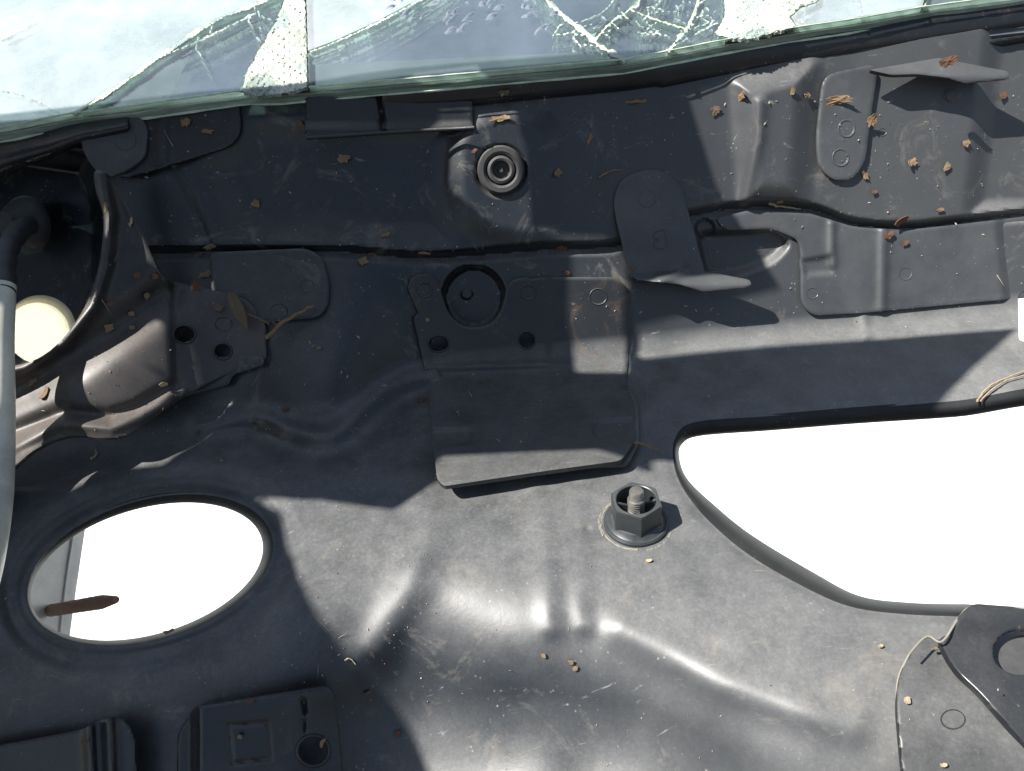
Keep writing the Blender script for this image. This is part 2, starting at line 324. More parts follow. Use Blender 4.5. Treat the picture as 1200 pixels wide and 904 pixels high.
def sheet(name, f, bbox, tf, thk, m, parent=None, step=3., rim=.0005, rw=2.2, edge=None, pos=None):
    """solid sheet: outline f(px,py)<0, front surface at ray parameter tf(px,py), real thickness thk"""
    x0, y0, x1, y1 = bbox; X, Y = np.meshgrid(np.arange(x0, x1+step, step), np.arange(y0, y1+step, step))
    H, W = X.shape; X = X.ravel().astype(float); Y = Y.ravel().astype(float); v = f(X, Y); ins = v < 0
    idx = np.arange(H*W).reshape(H, W)
    q = np.stack([idx[:-1, :-1], idx[1:, :-1], idx[1:, 1:], idx[:-1, 1:]], -1).reshape(-1, 4)
    q = q[ins[q].any(1)]; used = np.unique(q); sn = used[~ins[used]]
    for _ in range(4):
        e = step*.05; fx = f(X[sn], Y[sn]); gx = (f(X[sn]+e, Y[sn])-f(X[sn]-e, Y[sn]))/(2*e); gy = (f(X[sn], Y[sn]+e)-f(X[sn], Y[sn]-e))/(2*e)
        g2 = np.maximum(gx*gx+gy*gy, .25); X[sn] -= fx*gx/g2; Y[sn] -= fx*gy/g2
    mp = -np.ones(H*W, int); mp[used] = np.arange(len(used)); q = mp[q]; X = X[used]; Y = Y[used]; v = f(X, Y)
    if pos: P = pos(X, Y); Px = pos(X+step*.3, Y)-P; Py = pos(X, Y+step*.3)-P; cen = C0
    else:
        tt = tf(X, Y)+rim*smoothstep(1+v/rw)**2; P = at(X, Y, tt)
        Px = at(X+1, Y, tf(X+1, Y))-at(X-1, Y, tf(X-1, Y)); Py = at(X, Y+1, tf(X, Y+1))-at(X, Y-1, tf(X, Y-1))
    N = np.cross(Py, Px); N /= np.linalg.norm(N, axis=1)[:, None]+1e-12
    if not pos: N *= np.sign(((C0-P)*N).sum(1))[:, None]
    n = len(P)
    if thk <= 0: return link(name, P, q, m, parent)
    V = np.vstack([P, P-N*thk])
    E1 = np.concatenate([q[:, [i, (i+1) % 4]] for i in range(4)]); key = {}
    Es = np.sort(E1, 1); code = Es[:, 0]*n+Es[:, 1]; u, ix, ct = np.unique(code, return_index=True, return_counts=True)
    be = E1[ix[ct == 1]]
    side = np.stack([be[:, 1], be[:, 0], be[:, 0]+n, be[:, 1]+n], -1)
    Fc = np.vstack([q, q[:, ::-1]+n, side]); mi = np.r_[np.zeros(2*len(q)), np.ones(len(side))] if edge else None
    return link(name, V, Fc, m, parent, mats=[m, edge] if edge else None, mi=mi, autosm=50)
def plate(name, poly, h, m, parent, thk=.0015, holes=(), step=2.5, base=T0, edge=None, rim=.0005):
    poly = np.asarray(poly, float)
    def f(x, y):
        d = polysd(x, y, poly)
        for hh in holes: d = np.maximum(d, -hh(x, y))
        return d
    hf = h if callable(h) else (lambda x, y: h)
    b = (poly[:, 0].min()-4, poly[:, 1].min()-4, poly[:, 0].max()+4, poly[:, 1].max()+4)
    return sheet(name, f, b, lambda x, y: base(x, y)-hf(x, y), thk, m, parent, step, rim, edge=edge)
def flange(name, outer, inner, drop, m, parent, base=T, thk=.0012, n=6, start=.0002):
    outer = np.asarray(outer); inner = np.asarray(inner); K = len(outer); V = []
    prof = [(0, -.0)] + [(math.sin(i/n*math.pi/2)**1.0, 1-math.cos(i/n*math.pi/2)) for i in range(1, n+1)]
    for a, b in prof:
        p = outer+(inner-outer)*a; t = base(outer[:, 0], outer[:, 1])*(1-a)+base(inner[:, 0], inner[:, 1])*a+drop*b+start
        V.append(at(p[:, 0], p[:, 1], t))
    c = np.array([outer[:, 0].mean(), outer[:, 1].mean()])
    for a, b in prof[::-1]:                                      # back skin gives the sheet its thickness
        p = outer+(inner-outer)*a; p = p+(p-c)/np.linalg.norm(p-c, axis=1)[:, None]*2.5
        t = base(outer[:, 0], outer[:, 1])*(1-a)+base(inner[:, 0], inner[:, 1])*a+drop*b+start+.0008
        V.append(at(p[:, 0], p[:, 1], t))
    Rn = len(V); Fc = [[r*K+i, r*K+(i+1) % K, ((r+1) % Rn)*K+(i+1) % K, ((r+1) % Rn)*K+i] for r in range(Rn) for i in range(K)]
    return link(name, np.vstack(V), Fc, m, parent, autosm=50)
def frame(px, py, h=0, base=T, spin=0):
    p = pt(px, py, h, base); n = nrm(px, py, base); x = np.array([1., 0, 0]); x -= n*(x@n); x /= np.linalg.norm(x); y = np.cross(n, x)
    c, s = math.cos(spin), math.sin(spin); return p, c*x+s*y, -s*x+c*y, n
def lathe(name, fr, prof, m, parent, seg=40, sx=1., autosm=35, close=True):
    p, x, y, n = fr; V = []; K = seg
    for r, z in prof:
        for i in range(K):
            a = 2*math.pi*i/K; V.append(p+x*(r*math.cos(a)*sx)+y*(r*math.sin(a))+n*z)
    Fc = [[r*K+i, r*K+(i+1) % K, (r+1)*K+(i+1) % K, (r+1)*K+i] for r in range(len(prof)-1) for i in range(K)]
    if close: Fc += [list(range(K))[::-1], [(len(prof)-1)*K+i for i in range(K)]]
    return link(name, V, Fc, m, parent, autosm=autosm)
def tube(name, pts, rad, m, parent=None, seg=16, wob=None):
    P = np.asarray(pts, float); n = len(P); rad = np.broadcast_to(rad, (n,)); V = []
    Tn = np.gradient(P, axis=0); Tn /= np.linalg.norm(Tn, axis=1)[:, None]
    u = np.cross(Tn[0], [0.13, .2, .97]); u /= np.linalg.norm(u)
    for i in range(n):
        u = u-Tn[i]*(u@Tn[i]); u /= np.linalg.norm(u); v = np.cross(Tn[i], u)
        for k in range(seg):
            a = 2*math.pi*k/seg; V.append(P[i]+rad[i]*(math.cos(a)*u+math.sin(a)*v))
    Fc = [[r*seg+i, r*seg+(i+1) % seg, (r+1)*seg+(i+1) % seg, (r+1)*seg+i] for r in range(n-1) for i in range(seg)]
    Fc += [list(range(seg))[::-1], [(n-1)*seg+i for i in range(seg)]]
    return link(name, V, Fc, m, parent, autosm=50)
def path(pts, hs, base=T, n=6):
    c = crom([(a, b, c) for (a, b), c in zip(pts, np.broadcast_to(hs, len(pts)))], n, False)
    return at(c[:, 0], c[:, 1], base(c[:, 0], c[:, 1])-c[:, 2])
def ring(name, px, py, r, m, parent, base, rr=.0006, asp=.9, h=.0):     # stamped circle: a thin raised bead
    a = np.linspace(0, 2*math.pi, 33); x = px+r*np.cos(a); y = py+r*asp*np.sin(a)
    return tube(name, at(x, y, base(x, y)-h), rr, m, parent, 8)
def disc(name, px, py, r, hgt, m, parent, base, asp=.9):                # raised or sunk spot-weld button
    f = lambda x, y: ell(x, y, px, py, r, r*asp)
    return sheet(name, f, (px-r-2, py-r-2, px+r+2, py+r+2), lambda x, y: base(x, y)-hgt*smoothstep(-f(x, y)/3.)-.0003, .0004, m, parent, 1.2, 0)

# ------------------------------------------------------------------ ground
g = 40.
gx = np.sign(np.linspace(-1, 1, 60))*np.abs(np.linspace(-1, 1, 60))**3*g; X, Y = np.meshgrid(gx, gx); Z = -1.5+.01*np.sin(X*1.3)*np.cos(Y*.9)
V = np.stack([X.ravel(), Y.ravel(), Z.ravel()], -1); idx = np.arange(3600).reshape(60, 60)
q = np.stack([idx[:-1, :-1], idx[:-1, 1:], idx[1:, 1:], idx[1:, :-1]], -1).reshape(-1, 4)
mi = (Y.ravel()[q].mean(1) < 1.2).astype(int)  # unseen near ground, made dark to cut bounce light on the wall
tag(link('ground', V, q, None, mats=['concrete', 'bounce_cut_ground'], mi=mi), kind='structure')

# ------------------------------------------------------------------ windscreen surface
GS = .55
def Tg(px, py):
    d = ray(px, py); return (CAM_H-.167+GS*.434)/(GS*d[..., 1]-d[..., 2])
gn = np.array([0, -GS, 1.]); gn /= np.linalg.norm(gn)

# ------------------------------------------------------------------ car body
body = empty('car_body', pt(600, 452), 'dusty black pressed-steel bulkhead and cowl of a car, with two large openings', 'car body')
CH = (47, 386, 42, 40, 0)
def fmain(x, y):
    d = np.maximum(np.maximum(-360-x, x-1420), y-1120)
    d = np.maximum(d, (edge_y(x)-6)-y)
    d = np.maximum(d, -polysd(x, y, SLOT_OUT)); d = np.maximum(d, -ell(x, y, ELL[0]+2, ELL[1], ELL[2]+7, ELL[3]+7, ELL[4]))
    d = np.maximum(d, -ell(x, y, 1204, 770, 34, 26)); d = np.maximum(d, -ell(x, y, *CH)); d = np.maximum(d, -polysd(x, y, rnd([(1193, 346), (1216, 330), (1216, 400), (1194, 400)], 4)))
    return d
main = sheet('bulkhead_panel', fmain, (-364, -60, 1424, 1124), T, .0012, 'panel', body, 2.5, 0)
sl = flange('opening_flange', SLOT_OUT, SLOT_IN, .024, 'lip', body, thk=.001); sl['label'] = 'turned-in lip of the large rounded right-hand opening'
a = np.linspace(0, 2*np.pi, 121)[:-1]
def ellp(cx, cy, A, B, th): c, s = math.cos(R(th)), math.sin(R(th)); return np.stack([cx+A*np.cos(a)*c-B*np.sin(a)*s, cy+A*np.cos(a)*s+B*np.sin(a)*c], -1)
ef = flange('opening_flange', ellp(ELL[0]+2, ELL[1], ELL[2]+8, ELL[3]+8, ELL[4]), ellp(ELL[0]-2, ELL[1]+2, ELL[2]-1, ELL[3]-1, ELL[4]), .016, 'lip', body); ef['label'] = 'turned-down lip of the oval left-hand opening'
cf = flange('hole_collar', ellp(47, 386, 43, 41, 0), ellp(44, 392, 38, 37, 0), .014, 'cream', body); cf['label'] = 'cream collar inside the small hole behind the hose'

# right-hand overlapping plate
RP = rnd([(838, 256), (880, 246), (945, 249), (1000, 266), (1060, 270), (1125, 263), (1200, 254), (1330, 240), (1330, 336), (1200, 349), (1010, 367), (952, 370), (939, 356), (939, 300), (936, 281), (905, 268), (850, 270)], 9)
def hRP(x, y):
    h = .0035+0*x; h += bead(x, y, [(975, 262), (975, 310)], .002, 5)+bead(x, y, [(1036, 268), (1034, 362)], .0022, 6)
    h += pad(x, y, [(940, 306), (975, 300), (975, 320), (945, 322)], -.002, 4)
    h += pad(x, y, [(1165, 200), (1400, 200), (1400, 400), (1185, 400)], -.004, 8)
    return h
rp = plate('overlap_plate', RP, hRP, 'veil_grey', body, .0014); bRP = lambda x, y: T0(x, y)-hRP(x, y)
disc('weld_spot', 952, 344, 7, -.0012, 'veil_grey', rp, bRP); disc('weld_spot', 1061, 321, 8, -.0008, 'veil_grey', rp, bRP)
# rounded pad behind the arm
pad1 = plate('backing_pad', rnd([(245, 296), (360, 291), (378, 302), (386, 330), (385, 358), (374, 372), (310, 378), (250, 370)], 10), .0045, 'panel', body, .0014)
disc('weld_spot', 327, 365, 10, -.0012, 'plate', pad1, lambda x, y: T0(x, y)-.0045); disc('weld_spot', 360, 335, 8, -.001, 'plate', pad1, lambda x, y: T0(x, y)-.0045)
# recess under the left rail, plate at (360..555)
rb = plate('recess_plate', [(358, 108), (448, 104), (553, 98), (554, 149), (450, 156), (362, 162), (357, 158)], lambda x, y: .010+.003*smoothstep((y-140)/14)-bead(x, y, [(444, 110), (450, 155)], .003, 3), 'plate', body, .0015)
tube('weld_bead', path([(360, 162), (450, 156), (556, 150)], .0105), .0011, 'plate', body, 10)

# cowl rail below the screen
RB = lambda x: np.interp(x, [430, 560, 700, 768, 776, 880, 1000, 1200, 1400], [148, 143, 128, 121, 124, 104, 86, 52, 20])
def f_rail(x, y): return np.maximum(np.maximum(edge_y(x)-2-y, y-RB(x)), 448-x)
def t_rail(x, y):
    e = edge_y(x); v = np.clip((y-e)/(RB(x)-e), -.1, 1); tg = Tg(x, e)+.008
    return tg*(1-v)+(T0(x, y)-.003)*v-.002*np.sin(np.pi*np.clip(v*1.35, 0, 1))+.0035*np.exp(-((v-.72)/.07)**2)+.004*smoothstep((v-.86)/.14)
sheet('cowl_rail', f_rail, (446, -50, 1404, 150), t_rail, .0018, 'rail', body, 2.5)
# left rail and tabs
def f_lr(x, y):
    lo = np.interp(x, [-300, 0, 60, 95, 115], [250, 206, 186, 170, 164]); return np.maximum(np.maximum(edge_y(x)-2-y, y-lo), x-150)
def t_lr(x, y):
    lo = np.interp(x, [-300, 0, 60, 95, 150], [250, 206, 186, 170, 158]); e = edge_y(x); v = np.clip((y-e)/(lo-e), -.1, 1)
    return (Tg(x, e)+.008)*(1-v)+(T0(x, y)-.010)*v-.006*np.sin(np.pi*v**2.2)
sheet('left_cowl_rail', f_lr, (-300, 120, 152, 254), t_lr, .0018, 'rail', body, 2.5)
tB = lambda x, y: np.maximum(T0(x, y)-.015, Tg(x, edge_y(x))+.009)-.0015*np.exp(-((x-192)/6)**2)
sheet('screen_bracket', lambda x, y: polysd(x, y, rnd([(150, 120), (281, 100), (282, 156), (270, 172), (196, 195), (150, 209), (120, 200)], 10)), (100, 98, 286, 212), tB, .0016, 'plate', body, 2.5)
tA = lambda x, y: np.maximum(T0(x, y)-.019, Tg(x, edge_y(x))+.006)
ta = sheet('screen_tab', lambda x, y: polysd(x, y, rnd([(92, 150), (118, 135), (166, 138), (173, 152), (170, 184), (150, 200), (126, 209), (108, 196), (97, 176)], 9)), (88, 130, 178, 214), tA, .0016, 'veil_grey', body, 2)
disc('weld_spot', 146, 163, 13, -.0012, 'veil_grey', ta, tA, 1.)

# left arm: lip, folded facets, flat mounting ear with two holes
ARM = crom([(112, 200), (134, 212), (165, 268), (193, 326), (240, 338), (285, 350), (308, 374), (311, 402), (308, 424), (270, 437), (215, 466), (160, 505), (128, 514), (80, 512), (40, 528), (0, 560), (-120, 640), (-240, 700), (-240, 480), (-100, 452), (0, 432), (45, 420), (78, 392), (103, 352), (117, 305), (121, 255), (112, 222)], 5)
def hARM(x, y):
    h = .008+.030*smoothstep((320-x)/260)
    rt = lined(x, y, [(120, 205), (128, 250), (124, 310), (108, 360), (75, 402), (30, 432), (-100, 462)]); h = h+.006*np.exp(-(rt/9)**2)
    h = h-.007*np.exp(-(lined(x, y, [(-100, 520), (30, 455), (120, 398), (196, 345)])/20)**2)      # channel
    h = h+bead(x, y, [(134, 212), (193, 326), (200, 345)], .002, 6)
    h = h-.004*smoothstep((x-(193+(y-330)*.03))/14)*smoothstep((y-320)/20)
    h = h+bead(x, y, [(213, 462), (160, 492), (130, 502), (70, 497), (20, 522), (-60, 570)], .004, 8)
    h = h-bead(x, y, [(204, 452), (160, 478), (130, 486), (75, 482), (10, 508)], .003, 7)
    return h
h1 = lambda x, y: ell(x, y, 216, 392, 12, 9.5, 15); h2 = lambda x, y: ell(x, y, 261, 412, 9.5, 8.5, 15)
arm = plate('support_arm', ARM, hARM, 'brown', body, .002, (h1, h2), 2.5); arm['label'] = 'dusty folded support arm with two round holes'
bARM = lambda x, y: T0(x, y)-hARM(x, y)
ring('stamped_ring', 216, 392, 13.2, 'plate', arm, bARM, .0006, .8); ring('stamped_ring', 261, 412, 10.6, 'plate', arm, bARM, .0006, .9)
disc('weld_spot', 262, 380, 10, -.0012, 'plate', arm, bARM, .8)
# lower ear of the arm, behind
plate('arm_shim', rnd([(190, 418), (309, 418), (309, 428), (272, 440), (268, 452), (200, 470)], 5), .006, 'panel', body, .0014)

# ------------------------------------------------------------------ centre bracket
CB = np.vstack([crom([(478, 338), (482, 326), (494, 321), (506, 323), (514, 333), (519, 350), (526, 367), (539, 380), (556, 384), (573, 380), (585, 367), (591, 350), (594, 336), (602, 328), (616, 325)], 4, False),
                rnd([(630, 325), (722, 325), (738, 340), (740, 370), (736, 420), (734, 446), (742, 474), (745, 516), (728, 540), (640, 552), (520, 570), (512, 562), (506, 500), (502, 455), (494, 415), (484, 370)], 7)])
def hCB(x, y):
    fl = smoothstep((y-446)/130); h = .0042+.013*fl
    bl = 430-.03*(x-500)
    h = h-.0018*smoothstep((y-bl)/8)*(1-smoothstep((y-bl-30)/60))
    h = h-.0016*smoothstep((x-638)/10)*(1-smoothstep((y-bl+6)/14))
    h = h+.0016*np.exp(-((y-bl-2)/5)**2)*smoothstep((675-x)/30)
    h = h-.003*smoothstep(.5-polysd(x, y, rnd([(480, 505), (548, 503), (556, 512), (548, 521), (480, 523)], 8))/6)
    h = h-.003*smoothstep(.5-polysd(x, y, rnd([(700, 494), (770, 490), (770, 520), (704, 518), (692, 506)], 8))/6)
    return h
hc1 = lambda x, y: ell(x, y, 514, 403, 11, 9); hc2 = lambda x, y: ell(x, y, 617.5, 399, 9, 9.5)
cb = plate('centre_bracket', CB, hCB, 'flap', body, .0022, (hc1, hc2), 2.2); cb['label'] = 'folded square bracket with a U-shaped notch and a free lower flap'
bCB = lambda x, y: T0(x, y)-hCB(x, y)
for (px, py, r) in ((498, 340, 9), (619, 343, 9), (701, 348, 10)): disc('weld_spot', px, py, r, -.0014, 'plate', cb, bCB); ring('stamped_ring', px, py, r, 'plate', cb, bCB, .0004, .95)
ring('hole_rim', 514, 403, 12, 'plate', cb, bCB, .0005, .82); ring('hole_rim', 617.5, 399, 10, 'plate', cb, bCB, .0005, 1.05)
under = plate('bracket_support', rnd([(503, 448), (600, 440), (735, 444), (748, 476), (749, 520), (736, 545), (640, 548), (516, 552), (509, 520)], 8), lambda x, y: .0018+.006*smoothstep((y-446)/120), 'panel', body, .0015)
disc('weld_spot', 547, 345, 8, .0012, 'panel', body, T)
# nubs on the wall
disc('weld_spot', 1117, 112, 10, .0012, 'veil_grey', body, T); disc('weld_spot', 1034, 155, 5, -.0012, 'veil_grey', body, T)
disc('weld_spot', 826, 268, 9, -.001, 'veil_grey', body, T)

# ------------------------------------------------------------------ tongue-shaped tab bracket
TB = np.vstack([crom([(738, 322), (730, 290), (722, 256), (720, 234), (727, 214), (744, 203), (764, 199), (782, 204), (796, 217), (804, 240), (813, 272)], 4, False), [(824, 312), (826, 322), (790, 327), (762, 328)]])
hTB = lambda x, y: .008+.005*smoothstep((y-210)/110)+.003*bead(x, y, [(785, 330), (800, 318)], 1, 7)
tb = plate('tongue_bracket', TB, hTB, 'veil_grey', body, .002, (), 2.2); tb['label'] = 'round-topped tongue bracket stamped with a letter'
bTB = lambda x, y: T0(x, y)-hTB(x, y)
disc('weld_spot', 758, 233, 10, -.001, 'veil_grey', tb, bTB, 1.); ring('stamped_ring', 758, 233, 10, 'veil_grey', tb, bTB, .0003, 1.)
# stamped letter B, upside down, as on the part
B = [(779, 270), (769, 271), (766, 275), (767, 279), (772, 281), (767, 283), (766, 288), (769, 291), (781, 290), (779, 270)]
tube('stamped_letter', path(B, .0003, bTB, 3), .00022, 'veil_grey', tb, 6)
# foot turned towards the viewer
FT = rnd([(738, 320), (790, 317), (800, 312), (826, 318), (878, 328), (881, 333), (876, 337), (824, 342), (795, 333), (745, 328)], 4)
ft = plate('bracket_foot', FT, lambda x, y: .0125+.008*smoothstep((y-316)/20)+.004*bead(x, y, [(775, 328), (800, 316)], 1, 8), 'veil_grey', tb, .0022, (), 1.8, edge='plate')
# long spot plate at the right
SP = rnd([(965, 88), (1030, 74), (1020, 140), (1014, 190), (998, 212), (974, 211), (959, 194), (957, 160)], 16)
sp = plate('spot_plate', SP, .0095, 'veil_grey', body, .0018); bSP = lambda x, y: T0(x, y)-.0095
for (px, py) in ((992, 151), (985, 185)): disc('weld_spot', px, py, 9, -.0008, 'veil_grey', sp, bSP, 1.05); ring('stamped_ring', px, py, 9.5, 'veil_grey', sp, bSP, .0004, 1.05)
# wavy shelf flange at upper right
WF = rnd([(1018, 82), (1060, 75), (1100, 68), (1182, 84), (1183, 93), (1130, 98), (1108, 91), (1075, 87), (1045, 88)], 4)
plate('wavy_flange', WF, lambda x, y: .010+.010*smoothstep((y-66)/26), 'veil_grey', body, .002, (), 2.2, edge='plate')

# ------------------------------------------------------------------ round stud boss on the wall
bb = frame(587, 200, .001)
s = .42/F
boss = lathe('boss_ring', bb, [(28*s, 0), (28*s, .0035), (26*s, .0048), (21*s, .0048), (18*s, .0035), (17*s, .0005), (16.5*s, .0005), (16*s, .0045), (13*s, .0052), (10.5*s, .0045), (10*s, -.003), (0.1*s, -.003)], 'rubber', body)
boss['label'] = 'round recessed boss ring on the upper wall'
lathe('centre_pin', bb, [(4*s, -.004), (4*s, .001), (2.5*s, .002), (.2*s, .002)], 'rubber', boss, 20)

# ------------------------------------------------------------------ lower-left plates
LP = rnd([(228, 828), (384, 804), (394, 814), (402, 900), (412, 1010), (205, 1010), (208, 860)], 8)
lh = lambda x, y: ell(x, y, 367, 880, 18, 17)
hLP = lambda x, y: .012-bead(x, y, [(268, 850), (314, 847), (318, 889), (272, 894), (268, 850)], .0007, 2.5)-.010*smoothstep((236-x)/14)-bead(x, y, [(356, 822), (358, 836)], .002, 3)-bead(x, y, [(357, 846), (358, 858)], .0012, 2.5)
lp = plate('lower_plate', LP, hLP, 'rail', body, .0018, (lh,), 2.2); lp['label'] = 'black plate with a pressed square and one round hole'
ring('hole_rim', 367, 880, 19, 'rail', lp, lambda x, y: T0(x, y)-.012, .0007, .94)
LQ = np.vstack([crom([(-60, 886), (0, 874), (60, 863), (95, 855), (118, 844), (138, 841), (152, 852), (159, 872)], 4, False), [(163, 1000), (-120, 1000)]])
lq = plate('ribbed_plate', LQ, lambda x, y: .010+bead(x, y, [(104, 850), (112, 1000)], .003, 7)+bead(x, y, [(128, 846), (134, 1000)], .003, 7), 'rail', body, .0018, (), 2.2); lq['label'] = 'lower plate with two upright ribs at the bottom left corner'

# ------------------------------------------------------------------ lower-right bracket
RL = rnd([(1086, 744), (1104, 752), (1160, 800), (1330, 860), (1330, 1030), (1075, 1030), (1056, 900), (1050, 830), (1052, 795), (1066, 764)], 12)
rl = plate('bracket_leaf', RL, lambda x, y: .012+.004*smoothstep((y-760)/60), 'plate', body, .0022, (), 2.5); rl['label'] = 'pale dusty lower leaf of the corner bracket'
disc('weld_spot', 1117, 843, 14, -.0012, 'plate', rl, lambda x, y: T0(x, y)-.016, .8)
RE = crom([(1102, 752), (1112, 742), (1124, 722), (1140, 709), (1160, 709), (1200, 712), (1300, 716), (1380, 800), (1370, 1040), (1300, 1040), (1240, 930), (1200, 872), (1150, 815), (1120, 785)], 5)
rh = lambda x, y: ell(x, y, 1197, 765, 34, 26)
re_ = plate('bracket_ear', RE, lambda x, y: .020+.006*smoothstep((760-y)/50)-.004*smoothstep((x-1150)/100), 'rail', body, .0026, (rh,), 2.5); re_['label'] = 'dark rounded bracket ear with a large hole at the right edge'
tube('ear_edge_glint', path([(1066, 766), (1086, 746), (1104, 752), (1124, 724), (1142, 711), (1200, 713)], .0238, T0), .0004, 'dust_and_glint', re_, 8)  # pale tube that paints in the highlight along the ear
tube('leaf_edge_glint', path([(1066, 766), (1053, 795), (1051, 830), (1056, 880), (1066, 950)], .0125, T0), .0004, 'dust_and_glint', rl, 8)  # same for the leaf: edge highlight as a pale tube

# ------------------------------------------------------------------ windscreen
ws = empty('windscreen', at(np.float64(600), np.float64(60), Tg(np.float64(600), np.float64(60))), 'cracked laminated green-edged windscreen along the top', 'windscreen')
EP = lambda x: (x, float(edge_y(x)))
def edge_run(x0, x1, n=8): return [EP(x) for x in np.linspace(x0, x1, n)]
c1 = [(85, 134), (135, 104), (185, 68), (250, 25), (300, 5), (335, -12), (372, -60), (400, -150)]
c3 = [(283, 107), (290, 84), (304, 58), (322, 28), (334, 0), (345, -40), (352, -150)]
c3r = [(360, 102), (359, 50), (357, 0), (362, -60), (372, -150)]
c4 = [(360, 62), (392, 50), (440, 28), (485, 4), (530, -25), (600, -150)]
c5 = [(733, 70), (706, 56), (688, 40), (664, 22), (640, 0), (622, -30), (600, -150)]
c6 = [(697, 47), (714, 28), (738, 11), (752, -10), (770, -150)]
c7 = [(738, 11), (765, 22), (803, 34)]
c8 = [(783, 60), (794, 46), (805, 33), (815, 10), (822, -20), (835, -150)]
p2l = [(856, 45), (838, 40), (850, 18), (848, -10), (850, -150)]
p2r = [(932, 31), (925, 20), (938, 8), (958, 2), (962, -30), (970, -150)]
c9 = [(1083, 8), (1086, -8), (1100, -150)]
shards = [
 edge_run(-200, 85)+c1[1:]+[(-300, -110)],
 edge_run(87, 282)+c3[1:5]+[(338, -14)]+c1[4:1:-1]+[c1[1]],
 edge_run(361, 732, 12)+c5[1:6]+[(600, -70), (562, -70), (530, -25)]+c4[3:0:-1]+[(360, 62)],
 [(360, 61), (392, 49), (440, 27), (485, 3), (530, -26), (600, -150), (373, -150), (363, -60), (358, 0)],
 edge_run(735, 783)+c8[1:3]+c7[1::-1]+[(714, 28), (697, 47), (712, 57)],
 [(697, 46), (714, 27), (737, 10), (751, -11), (770, -150), (603, -150), (623, -30), (641, 0), (665, 22), (689, 40)],
 [(739, 10), (765, 21), (805, 32), (815, 9), (822, -20), (834, -150), (771, -150), (752, -10)],
 edge_run(785, 855)+p2l[1:]+[(836, -150), (823, -20), (816, 10), (806, 33), (795, 46)],
 edge_run(933, 1082)+c9[1:]+[(971, -150), (963, -30), (959, 2), (938, 9), (926, 20)],
 edge_run(1084, 1400)+[(1400, -190), (1102, -150), (1088, -8)]]
tilt = rng.normal(0, .0012, (len(shards), 3))
for k, sh in enumerate(shards):
    sh = np.array(sh); c = sh.mean(0); a_, b_, _ = tilt[k]
    f = lambda x, y, sh=sh: polysd(x, y, sh)+1.0
    bb_ = (sh[:, 0].min()-4, sh[:, 1].min()-4, sh[:, 0].max()+4, sh[:, 1].max()+4)
    tf = lambda x, y, a_=a_, b_=b_, c=c: Tg(x, y)+a_*(x-c[0])/150+b_*(y-c[1])/150
    sheet('glass_shard', f, bb_, tf, .0041, 'glass_cloud_sheen' if k in (0, 3, 8) else 'glass', ws, 3.5, .0003, edge='glass_edge')
    tf2 = lambda x, y, a_=a_, b_=b_, c=c: Tg(x, y)+.0046/.8+a_*(x-c[0])/150+b_*(y-c[1])/150+.0022
full = np.array(edge_run(-200, 1400, 30)+[(1400, -190), (-300, -110)])
low = np.array([(x, y+0.) for x, y in full])
def gofs(off): return lambda x, y: (CAM_H-.167+GS*.434+off*math.sqrt(1+GS*GS))/(GS*ray(x, y)[..., 1]-ray(x, y)[..., 2])
def under_shape(off, wv):     # the lower layers sit under the upper pane, so their outline is the same edge moved down the glass normal
    ex = np.linspace(-200, 1400, 60); Pt = at(ex, edge_y(ex)+wv*np.sin(ex*.05)+wv*.6*np.sin(ex*.13), Tg(ex, edge_y(ex)))-gn*off
    q_ = (Pt-C0) @ RM; u = 600-F*q_[:, 0]/q_[:, 2]; v = 452+F*q_[:, 1]/q_[:, 2]
    return np.array(list(zip(u, v))+[(1400, -180), (-300, -100)])
for off, thk, nm, mm, em in ((.0042, .0010, 'interlayer', 'interlayer', 'glass_edge_pale'), (.0053, .0040, 'inner_pane', 'glass', 'glass_edge')):
    sh = under_shape(off, .5); sheet(nm, lambda x, y, sh=sh: polysd(x, y, sh), (-300, -185, 1404, 200), gofs(off), thk, mm, ws, 4, .0003, edge=em)
def rib_edge(x0, x1, off, rad, m_):
    ex = np.linspace(x0, x1, 90); Pt = at(ex, edge_y(ex), Tg(ex, edge_y(ex)))-gn*off+np.array([0, -.0004, 0])
    return tube('edge_highlight', Pt, rad*(1+.5*np.sin(ex*.31)*np.sin(ex*.083)), m_, ws, 6)
rib_edge(-190, 282, .0001, .0005, 'glint'); rib_edge(362, 1390, .0001, .0005, 'glint'); rib_edge(-190, 1390, .0093, .0006, 'glint')  # pale tubes draw the chamfer highlight in their colour
# crushed strips and crack lines: rough white broken glass standing in the cracks
def gl_plate(name, poly, h, m, step=2., thk=.002, rough=.0009, sub=None):
    poly = np.asarray(poly, float)
    def tf(x, y): return Tg(x, y)-h-rough*(np.sin(x*1.1+y*.7)*np.sin(y*1.3-x*.4)+.7*np.sin(x*.43)*np.sin(y*.61+x*.2))
    return sheet(name, lambda x, y: polysd(x, y, poly)+.8*np.sin(x*.9)*np.sin(y*.8), (poly[:, 0].min()-3, poly[:, 1].min()-3, poly[:, 0].max()+3, poly[:, 1].max()+3), tf, thk, m, ws, step, .0003, edge='glass_edge_pale')
gl_plate('crushed_glass', c3[:]+c3r[::-1]+[(335, 109), (300, 113)], .0006, 'crush')
gl_plate('crushed_glass', p2l+p2r[::-1]+[(900, 40), (880, 46)], .0006, 'crush')
def crack(line, w0, w1):
    P = crom(line, 5, False); n_ = np.gradient(P, axis=0); n_ = np.stack([-n_[:, 1], n_[:, 0]], -1); n_ /= np.linalg.norm(n_, axis=1)[:, None]
    wd = (.5*np.linspace(w0, w1, len(P))*rng.uniform(.2, 1.5, len(P)))[:, None]
    gl_plate('crack_line', np.vstack([P+n_*wd, (P-n_*wd)[::-1]]), .0003, 'crush', 1.5, .0015, .0003)
